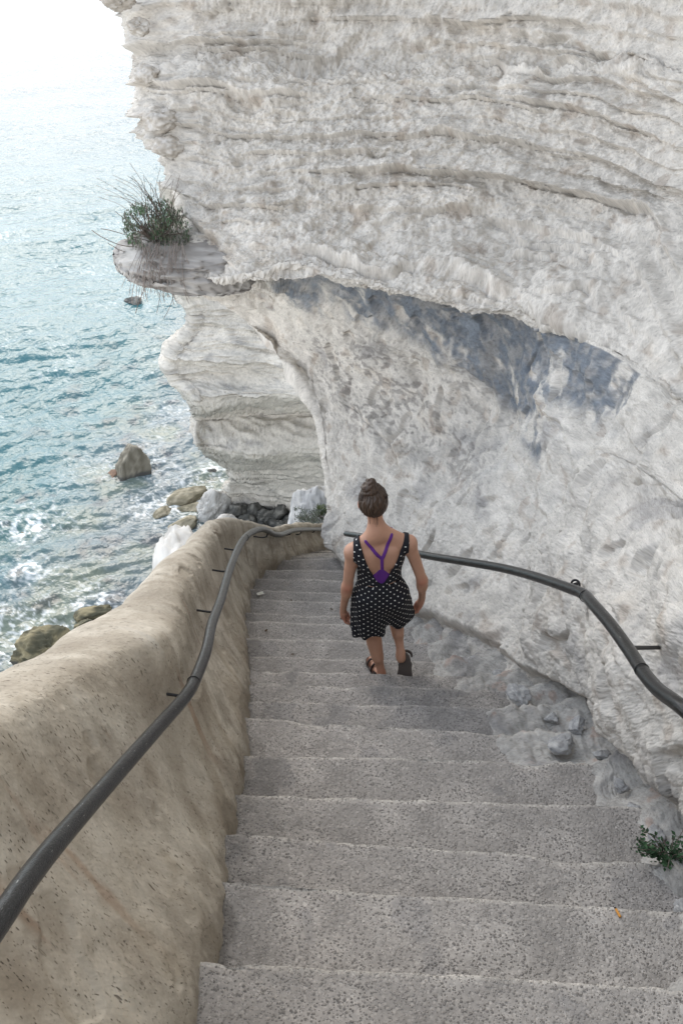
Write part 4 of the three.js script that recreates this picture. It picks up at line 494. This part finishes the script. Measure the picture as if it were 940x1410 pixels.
function skinSurface(f, lo, hi, c) {                                    // meshes the zero level of f on a grid (surface nets)
  const n = [0, 1, 2].map((k) => Math.ceil((hi[k] - lo[k]) / c) + 1), [nx, ny, nz] = n, D = new Float32Array(nx * ny * nz), at = (i, j, k) => i + nx * (j + ny * k);
  const S = 5;
  for (let K = 0; K < nz; K += S) for (let J = 0; J < ny; J += S) for (let I = 0; I < nx; I += S) {
    const h = f([lo[0] + (I + 2) * c, lo[1] + (J + 2) * c, lo[2] + (K + 2) * c]), far = Math.abs(h) > c * S * 1.7 + 0.012;
    for (let k = K; k < Math.min(K + S, nz); k++) for (let j = J; j < Math.min(J + S, ny); j++) for (let i = I; i < Math.min(I + S, nx); i++) D[at(i, j, k)] = far ? h : f([lo[0] + i * c, lo[1] + j * c, lo[2] + k * c]);
  }
  const id = new Int32Array(nx * ny * nz).fill(-1), pos = [], idx = [];
  const E = [[0, 1], [0, 2], [0, 4], [1, 3], [1, 5], [2, 3], [2, 6], [3, 7], [4, 5], [4, 6], [5, 7], [6, 7]];
  for (let k = 0; k < nz - 1; k++) for (let j = 0; j < ny - 1; j++) for (let i = 0; i < nx - 1; i++) {
    const d = []; let m = 0; for (let q = 0; q < 8; q++) { const v = D[at(i + (q & 1), j + (q >> 1 & 1), k + (q >> 2))]; d.push(v); if (v < 0) m++; }
    if (m === 0 || m === 8) continue;
    let x = 0, y = 0, z = 0, s = 0;
    for (const [a, b] of E) if ((d[a] < 0) !== (d[b] < 0)) { const t = d[a] / (d[a] - d[b]); x += lerp(a & 1, b & 1, t); y += lerp(a >> 1 & 1, b >> 1 & 1, t); z += lerp(a >> 2, b >> 2, t); s++; }
    id[at(i, j, k)] = pos.length / 3; pos.push(lo[0] + (i + x / s) * c, lo[1] + (j + y / s) * c, lo[2] + (k + z / s) * c);
  }
  const quad = (a, b, c2, d, flip) => { if (a < 0 || b < 0 || c2 < 0 || d < 0) return; if (flip) idx.push(a, d, c2, a, c2, b); else idx.push(a, b, c2, a, c2, d); };
  for (let k = 1; k < nz - 1; k++) for (let j = 1; j < ny - 1; j++) for (let i = 1; i < nx - 1; i++) {
    const a = D[at(i, j, k)] < 0;
    if (a !== D[at(i + 1, j, k)] < 0) quad(id[at(i, j - 1, k - 1)], id[at(i, j, k - 1)], id[at(i, j, k)], id[at(i, j - 1, k)], !a);
    if (a !== D[at(i, j + 1, k)] < 0) quad(id[at(i - 1, j, k - 1)], id[at(i - 1, j, k)], id[at(i, j, k)], id[at(i, j, k - 1)], !a);
    if (a !== D[at(i, j, k + 1)] < 0) quad(id[at(i - 1, j - 1, k)], id[at(i, j - 1, k)], id[at(i, j, k)], id[at(i - 1, j, k)], !a);
  }
  return geom(pos, idx);
}
{
  const lsh = V(-0.150, 1.065, 0.12), rsh = V(0.160, 1.125, 0.12), lel = V(-0.176, 0.815, 0.115), rel = V(0.246, 0.86, 0.115), lwr = V(-0.200, 0.585, 0.045), rwr = V(0.262, 0.645, 0.02);
  const lhip = V(-0.05, 0.66, 0.085), rhip = V(0.09, 0.70, 0.085), lkn = V(-0.022, 0.36, 0.0), rkn = V(0.105, 0.50, -0.10), lan = V(0.035, 0.085, 0.062), ran = V(0.148, 0.255, 0.058);
  const HEAD = V(-0.042, 1.405, 0.125);
  const trunk = (p) => {
    let d = egg(p, V(0.002, 1.03, 0.09), V(0.135, 0.15, 0.088));
    d = smin(d, egg(p, V(0.004, 0.87, 0.085), V(0.112, 0.13, 0.078)), 0.05);
    d = smin(d, egg(p, V(0.02, 0.73, 0.085), V(0.132, 0.11, 0.085)), 0.05);
    d = smin(d, bone(p, lsh, rsh, 0.038, 0.038), 0.06);
    d = smin(d, bone(p, V(-0.02, 1.20, 0.125), lsh, 0.045, 0.034), 0.03); d = smin(d, bone(p, V(-0.01, 1.215, 0.125), rsh, 0.045, 0.034), 0.03);
    // shoulder blades and the furrow of the spine
    d = smin(d, egg(p, V(-0.062, 1.03, 0.165), V(0.04, 0.06, 0.016)), 0.03); d = smin(d, egg(p, V(0.072, 1.05, 0.165), V(0.04, 0.06, 0.016)), 0.03);
    d += 0.006 * Math.exp(-Math.pow((p[0] - 0.004) / 0.016, 2)) * (p[2] > 0.1 ? 1 : 0) * sst(0.75, 0.85, p[1]) * sst(1.2, 1.1, p[1]);
    d = smin(d, egg(p, V(-0.05, 1.0, 0.015), V(0.055, 0.06, 0.045)), 0.03); d = smin(d, egg(p, V(0.06, 1.01, 0.015), V(0.055, 0.06, 0.045)), 0.03);
    return d;
  };
  const limbs = (p) => {
    let d = smin(bone(p, lsh, lel, 0.038, 0.029), bone(p, lel, lwr, 0.029, 0.020), 0.02);
    d = smin(d, egg(p, V(-0.182, 0.77, 0.102), V(0.030, 0.06, 0.033)), 0.02);
    let e = smin(bone(p, rsh, rel, 0.038, 0.029), bone(p, rel, rwr, 0.030, 0.020), 0.02); e = smin(e, egg(p, V(0.25, 0.81, 0.1), V(0.031, 0.06, 0.033)), 0.02);
    let l = smin(bone(p, lhip, lkn, 0.082, 0.05), bone(p, lkn, lan, 0.042, 0.023), 0.03); l = smin(l, bone(p, V(-0.012, 0.30, 0.03), V(0.008, 0.2, 0.055), 0.042, 0.031), 0.03);
    let r = smin(bone(p, rhip, rkn, 0.082, 0.052), bone(p, rkn, ran, 0.042, 0.023), 0.03); r = smin(r, bone(p, V(0.118, 0.43, -0.045), V(0.13, 0.36, 0.012), 0.041, 0.031), 0.03);
    return Math.min(Math.min(d, e), Math.min(l, r));
  };
  const footL = (p) => { let d = smin(bone(p, lan, V(0.035, 0.04, 0.068), 0.027, 0.026), bone(p, V(0.034, 0.045, 0.055), V(0.0, 0.036, -0.06), 0.026, 0.028), 0.025); [[-0.028, -0.132, 0.0105], [-0.008, -0.136, 0.0085], [0.007, -0.130, 0.008], [0.02, -0.120, 0.0075], [0.031, -0.106, 0.007]].forEach(([x, z, r], i) => { d = smin(d, bone(p, V(-0.012 + 0.011 * i, 0.034, -0.075 + 0.006 * i), V(x, 0.028, z), r + 0.003, r), 0.007); }); return d; };
  const rt = V(0.186, 0.058, 0.03), rh = V(0.150, 0.217, 0.078);
  const footR = (p) => { let d = smin(bone(p, ran, rh, 0.026, 0.026), bone(p, V(0.149, 0.227, 0.062), V(0.172, 0.132, 0.030), 0.025, 0.025), 0.025);[[0.165, 0.012], [0.177, 0.009], [0.188, 0.0085], [0.198, 0.008], [0.206, 0.007]].forEach(([x, r], i) => { d = smin(d, bone(p, V(0.163 + 0.007 * i, 0.117, 0.028), V(x, 0.072 + 0.003 * i, 0.036), r + 0.002, r), 0.006); }); return d; };
  const neck = (p) => bone(p, V(-0.036, 1.36, 0.118), V(-0.014, 1.19, 0.122), 0.040, 0.045);
  const body = (p) => { let d = smin(trunk(p), limbs(p), 0.03); d = smin(d, neck(p), 0.04); if (p[1] < 0.32) d = smin(d, Math.min(footL(p), footR(p)), 0.012); return d; };
  const W = thing('person', 'woman in black polka dot romper with hair bun walking down the steps', 'person', [0.21, -4.414, -4.52]);
  const skin = new THREE.MeshPhysicalMaterial({ vertexColors: true, roughness: 0.55, sheen: 0.15, bumpMap: grainBump, bumpScale: 0.0004 });
  const head = (p) => {
    let d = egg(p, HEAD, V(0.066, 0.088, 0.082)); d = smin(d, egg(p, V(-0.042, 1.355, 0.085), V(0.046, 0.05, 0.05)), 0.03);                // skull, jaw
    d = smin(d, bone(p, V(-0.042, 1.405, 0.045), V(-0.042, 1.372, 0.030), 0.008, 0.012), 0.012);                                      // nose
    d = smin(d, egg(p, V(-0.042, 1.345, 0.045), V(0.022, 0.007, 0.01)), 0.006); d = smin(d, egg(p, V(-0.042, 1.335, 0.046), V(0.02, 0.007, 0.01)), 0.005);   // lips
    for (const s of [-1, 1]) { d = smax(d, -egg(p, V(-0.042 + s * 0.026, 1.405, 0.045), V(0.015, 0.009, 0.012)), 0.006); d = smin(d, egg(p, V(-0.042 + s * 0.071, 1.385, 0.118), V(0.010, 0.030, 0.018)), 0.006); }
    return smin(d, neck(p), 0.02);
  };
  const hand = (w, t, s) => {                                          // w wrist, t knuckles, s side of the thumb
    return (p) => {
      let d = smin(bone(p, w, t, 0.020, 0.021), bone(p, V(lerp(w[0], t[0], 0.5), lerp(w[1], t[1], 0.5), lerp(w[2], t[2], 0.5) + 0.014), V(t[0], t[1], t[2] + 0.018), 0.015, 0.012), 0.014);
      d = smin(d, bone(p, V(lerp(w[0], t[0], 0.4), lerp(w[1], t[1], 0.4), w[2] - 0.016), V(t[0], t[1] + 0.004, t[2] - 0.016), 0.015, 0.012), 0.014);
      [-0.024, -0.008, 0.008, 0.023].forEach((o, i) => { const L = [0.034, 0.038, 0.036, 0.029][i], a = V(t[0], t[1] + 0.003, t[2] + o), b = V(t[0] + s * 0.010, t[1] - L, t[2] + o * 1.1), c = V(t[0] + s * 0.032, t[1] - L * 1.45, t[2] + o * 1.05); d = smin(d, Math.min(bone(p, a, b, 0.0092, 0.0082), bone(p, b, c, 0.0082, 0.0068)), 0.004); });
      const a = V(lerp(w[0], t[0], 0.35), lerp(w[1], t[1], 0.35), w[2] - 0.016), b = V(a[0] + s * 0.022, a[1] - 0.034, a[2] - 0.018), c = V(b[0] + s * 0.014, b[1] - 0.030, b[2] + 0.004);
      return smin(d, Math.min(bone(p, a, b, 0.011, 0.0095), bone(p, b, c, 0.0095, 0.0075)), 0.007);
    };
  };
  const lk = V(-0.196, 0.505, 0.015), rk = V(0.250, 0.565, -0.01);
  const clean = (g) => { g.deleteAttribute('uv'); return g; };
  const parts = [skinSurface(body, V(-0.27, -0.01, -0.2), V(0.34, 1.30, 0.24), 0.0085), skinSurface(head, V(-0.14, 1.26, 0.0), V(0.06, 1.51, 0.23), 0.004),
    skinSurface(hand(lwr, lk, 1), V(-0.24, 0.40, -0.06), V(-0.12, 0.60, 0.09), 0.003), skinSurface(hand(rwr, rk, -1), V(0.17, 0.46, -0.08), V(0.30, 0.665, 0.07), 0.003)].map(clean);
  const bg = mergeGeometries(parts); { const p = bg.attributes.position, uv = new Float32Array(p.count * 2); for (let i = 0; i < p.count; i++) { uv[i * 2] = p.getX(i) * 3 + p.getZ(i) * 2; uv[i * 2 + 1] = p.getY(i) * 3; } bg.setAttribute('uv', new THREE.BufferAttribute(uv, 2)); const c = new Float32Array(p.count * 3); const near = (x, y, z, q, s) => Math.exp(-((x - q[0]) ** 2 + (y - q[1]) ** 2 + (z - q[2]) ** 2) / (s * s)); for (let i = 0; i < p.count; i++) { const x = p.getX(i), y = p.getY(i), z = p.getZ(i), k = 1 + 0.07 * noise(x * 14, y * 14, z * 14) + 0.04 * noise(x * 45, y * 45, z * 45), red = clamp(near(x, y, z, lk, 0.06) + near(x, y, z, rk, 0.06) + 0.8 * near(x, y, z, [-0.176, 0.815, 0.15], 0.035) + 0.8 * near(x, y, z, [0.246, 0.86, 0.15], 0.035) + near(x, y, z, [-0.113, 1.385, 0.118], 0.03) + near(x, y, z, [0.029, 1.385, 0.118], 0.03) + 0.5 * near(x, y, z, lan, 0.05)); c[i * 3] = 0.46 * k; c[i * 3 + 1] = (0.25 - 0.07 * red) * k; c[i * 3 + 2] = (0.165 - 0.05 * red) * k; } bg.setAttribute('color', new THREE.BufferAttribute(c, 3)); }
  mesh('body', bg, skin, W);
  // eyes
  const eyeMat = new THREE.MeshStandardMaterial({ color: 0xe8e4de, roughness: 0.25 }), irisMat = new THREE.MeshStandardMaterial({ color: 0x3c2a1c, roughness: 0.2 });
  for (const s of [-1, 1]) { const e = mesh('eye', new THREE.SphereGeometry(0.0105, 16, 12), eyeMat, W); e.position.set(-0.042 + s * 0.026, 1.405, 0.058); const ir = mesh('iris', new THREE.SphereGeometry(0.0055, 12, 8), irisMat, e); ir.position.z = -0.0065; }
  // hair drawn up into a bun
  const BUN = V(-0.060, 1.512, 0.145);
  const hair = (p) => {
    const a = Math.atan2(p[0] - BUN[0], p[2] - BUN[2] + 0.02), st = 0.0022 * Math.sin(a * 34 + 6 * noise(p[0] * 30, p[1] * 22, p[2] * 30)) + 0.004 * noise(p[0] * 45, p[1] * 14, p[2] * 45) + 0.002 * noise(p[0] * 110, p[1] * 30, p[2] * 110);
    let d = egg(p, V(HEAD[0], HEAD[1] + 0.012, HEAD[2] + 0.008), V(0.079, 0.096, 0.092));
    const line = 1.340 + 0.55 * Math.max(0, 0.115 - p[2]) + (p[2] < 0.07 ? (0.07 - p[2]) * 1.2 : 0) - 0.10 * Math.max(0, 0.02 - Math.abs(p[0] - HEAD[0]));   // hairline, nape to temples
    d = smax(d, line - p[1] + 0.004 * noise(p[0] * 70, 3, p[2] * 20), 0.008) + st;
    const dx = p[0] - BUN[0], dy = p[1] - BUN[1], dz = p[2] - BUN[2], q = Math.hypot(dx, dz), th = Math.atan2(dz, dx);
    let b = Math.hypot(q - 0.024, (dy + 0.006) * 0.75) - 0.023 - 0.003 * Math.sin(th * 2 + dy * 140 + 1) + 0.0022 * Math.sin(th * 5 + q * 420 + dy * 260);
    b = smin(b, egg(p, V(BUN[0] + 0.003, BUN[1] + 0.02, BUN[2]), V(0.031, 0.030, 0.031)) + 0.0018 * Math.sin(th * 3 + dy * 320), 0.008);
    return smin(d, b + 0.004 * noise(p[0] * 38, p[1] * 38, p[2] * 38) + 0.003 * noise(p[0] * 90, p[1] * 40, p[2] * 90), 0.010);
  };
  const hg = skinSurface(hair, V(-0.16, 1.28, 0.0), V(0.08, 1.58, 0.26), 0.0032);
  { const p = hg.attributes.position, c = []; for (let i = 0; i < p.count; i++) { const k = 0.75 + 0.5 * noise(Math.atan2(p.getX(i) - BUN[0], p.getZ(i) - BUN[2] + 0.02) * 9, p.getY(i) * 12, 3); c.push(0.062 * k, 0.034 * k, 0.019 * k); } hg.setAttribute('color', new THREE.BufferAttribute(new Float32Array(c), 3)); }
  const hairMat = new THREE.MeshStandardMaterial({ vertexColors: true, roughness: 0.5 });
  const hm = mesh('hair', hg, hairMat, W);
  { const r = rng(411), wisps = []; for (let k = 0; k < 40; k++) { const a = 0.5 + r() * 2.1, y = 1.43 + 0.05 * r(), R = 0.078, x = HEAD[0] + Math.cos(a) * R * 0.95, z = HEAD[2] + Math.abs(Math.sin(a)) * R; wisps.push([[[x, y - 0.02, z], [x + Math.cos(a) * 0.012, y + 0.01, z], [x + Math.cos(a) * 0.016 + 0.01 * (r() - 0.5), y + 0.03 * r(), z + 0.008]], 0.0011]); } for (let k = 0; k < 8; k++) { const x = HEAD[0] + (r() - 0.5) * 0.06; wisps.push([[[x, 1.35, 0.185], [x + 0.004, 1.325, 0.183], [x + 0.012 * (r() - 0.3), 1.30 - 0.03 * r(), 0.178]], 0.0008]); } mesh('loose_strands', twigGeometry(wisps, 0.0008, 3), new THREE.MeshStandardMaterial({ color: 0x35251b, roughness: 0.6 }), hm).userData.kind = 'stuff'; }
  // romper
  const dots = tex(256, (d, n) => { for (let y = 0; y < n; y++) for (let x = 0; x < n; x++) { let m = 9; for (const [a, b] of [[0.25, 0.25], [0.75, 0.75]]) m = Math.min(m, Math.hypot(x / n - a, y / n - b)); const w = sst(0.105, 0.085, m), k = (y * n + x) * 4; d[k] = lerp(14, 232, w); d[k + 1] = lerp(15, 229, w); d[k + 2] = lerp(24, 222, w); d[k + 3] = 255; } }, true);
  const cloth = new THREE.MeshStandardMaterial({ map: dots, roughness: 0.85, side: THREE.DoubleSide });
  const seg2 = (x, y, a, b, c, d) => { const bx = c - a, by = d - b, h = clamp(((x - a) * bx + (y - b) * by) / (bx * bx + by * by)); return Math.hypot(x - a - bx * h, y - b - by * h); };
  const romper = (p) => {
    const [x, y, z] = p, fold = 0.0065 * Math.sin(x * 58 + z * 40 + y * 6 + 3 * noise(x * 7, y * 4, z * 7)) * sst(0.80, 0.48, y) + 0.004 * noise(x * 18, y * 26, z * 18);
    let t = trunk(p) - 0.010 - 0.004 * sst(0.95, 0.85, y);
    const back = z > 0.085, yb = back ? 0.872 : 0.99, qv = (e) => { const t = (y - yb) / (e - yb); return t < 0 ? t : Math.pow(t, 0.72); }, xl = lerp(0.006, -0.100, qv(1.12)), xr = lerp(0.018, 0.130, qv(1.17));
    t = smax(t, Math.min(x - xl, xr - x), 0.004);                       // the deep V
    t = Math.max(t, Math.max(-0.146 - x, x - 0.160 ) * sst(0.96, 1.0, y) + (y < 0.96 ? -1 : 0)); t = Math.max(t, 0.78 - y);
    let s = egg(p, V(0.014, 0.77, 0.087), V(0.140, 0.14, 0.104));
    s = smin(s, bone(p, V(-0.046, 0.71, 0.090), V(-0.050, 0.40, 0.05), 0.104, 0.110), 0.05); s = smax(s, x - lerp(0.16, 0.05, clamp((0.62 - y) / 0.12)), 0.01); const sr = bone(p, V(0.082, 0.73, 0.088), V(0.118, 0.52, -0.01), 0.102, 0.104);
    const hl = y - 0.452 - 0.10 * (x + 0.05) + 0.010 * Math.sin(x * 40); s = smax(s, -hl, 0.004);
    const hr = (x - 0.117) * 0.12 + (y - 0.512) * 0.86 + (z + 0.02) * 0.45 + 0.008 * Math.sin(x * 50); s = smin(s, smax(sr, -hr, 0.004), 0.03);
    s += fold; s = smax(s, y - 0.875, 0.006);
    let d = smin(t, s, 0.02);
    // two slits at the waist
    if (z > 0.1) { d = smax(d, -(Math.hypot((x + 0.045 - (y - 0.85) * 1.5) / 3.6, y - 0.848) - 0.0085), 0.003); d = smax(d, -(Math.hypot((x - 0.082 - (y - 0.868) * 2) / 3.8, y - 0.868) - 0.0095), 0.003); }
    return d;
  };
  const rg = skinSurface(romper, V(-0.2, 0.36, -0.18), V(0.27, 1.21, 0.24), 0.0052);
  { const p = rg.attributes.position, uv = new Float32Array(p.count * 2); for (let i = 0; i < p.count; i++) { const x = p.getX(i), y = p.getY(i), z = p.getZ(i), cx = 0.015, a = Math.atan2(x - cx, z - 0.02); uv[i * 2] = a * 0.15 / 0.037; uv[i * 2 + 1] = y / 0.037; } rg.setAttribute('uv', new THREE.BufferAttribute(uv, 2)); }
  const rm = mesh('romper', rg, cloth, W); rm.userData.label = 'black romper with small white polka dots and open V back';
  // purple bra: Y-shaped straps and the panel below
  const bra = (p) => { const [x, y, z] = p; if (z < 0.08) return 0.02; let q = Math.min(seg2(x, y, -0.078, 1.165, 0.012, 1.055), seg2(x, y, 0.062, 1.205, 0.012, 1.055), seg2(x, y, 0.012, 1.055, 0.016, 0.97)) - 0.0088; const w = lerp(0.095, 0.014, clamp((y - 0.88) / 0.095)); q = Math.min(q, Math.max(Math.abs(x - 0.014) - w, y - 0.975, 0.87 - y)); return Math.max(trunkNeck(p) - 0.0045, q); };
  const trunkNeck = (p) => smin(trunk(p), neck(p), 0.04);
  const bm = mesh('bra', skinSurface(bra, V(-0.12, 0.86, 0.06), V(0.12, 1.24, 0.22), 0.0036), new THREE.MeshStandardMaterial({ color: new THREE.Color().setRGB(0.105, 0.018, 0.20), roughness: 0.7 }), W); bm.userData.label = 'purple bra with crossed Y straps showing in the open back';
  // sandals
  const soleMat = new THREE.MeshStandardMaterial({ color: 0x544c47, roughness: 0.85 }), strapMat = new THREE.MeshStandardMaterial({ color: 0x2a1d18, roughness: 0.6 }), bedMat = new THREE.MeshStandardMaterial({ color: 0x6a4432, roughness: 0.8 });
  const soleShape = () => { const s = new THREE.Shape(); s.moveTo(0, -0.125); s.bezierCurveTo(0.045, -0.125, 0.05, -0.07, 0.042, -0.02); s.bezierCurveTo(0.036, 0.02, 0.036, 0.09, 0, 0.10); s.bezierCurveTo(-0.036, 0.09, -0.03, 0.02, -0.036, -0.02); s.bezierCurveTo(-0.046, -0.07, -0.045, -0.125, 0, -0.125); return s; };
  const sandal = (pos, turn, name) => {
    const g = new THREE.Group(); g.name = 'sandal'; g.position.set(...pos); g.rotation.set(...turn); W.add(g);
    mesh('sole', new THREE.ExtrudeGeometry(soleShape(), { depth: 0.014, bevelEnabled: true, bevelSize: 0.003, bevelThickness: 0.003, bevelSegments: 2, curveSegments: 14 }).rotateX(Math.PI / 2), soleMat, g);
    const bed = mesh('footbed', new THREE.ExtrudeGeometry(soleShape(), { depth: 0.003, bevelEnabled: false, curveSegments: 14 }).rotateX(Math.PI / 2).scale(0.96, 1, 0.97), bedMat, g); bed.position.y = 0.0075;
    for (const [z, w, h] of [[-0.055, 0.042, 0.05], [0.005, 0.038, 0.062]]) { const st = mesh('strap', new THREE.TorusGeometry(1, 0.14, 6, 24, Math.PI).scale(w, h, 0.055), strapMat, g); st.position.set(0, 0.002, z); }
    const hs = mesh('heel_strap', new THREE.TorusGeometry(0.034, 0.006, 6, 22, Math.PI).rotateX(Math.PI / 2), strapMat, g); hs.position.set(0, 0.04, 0.055); hs.scale.set(1, 2.2, 1);
  };
  sandal([0.008, 0.0155, -0.035], [0, 0.28, 0]);
  sandal([0.176, 0.150, 0.077], [-1.80, 0, -0.27]);
}
renderer.render(scene, camera);
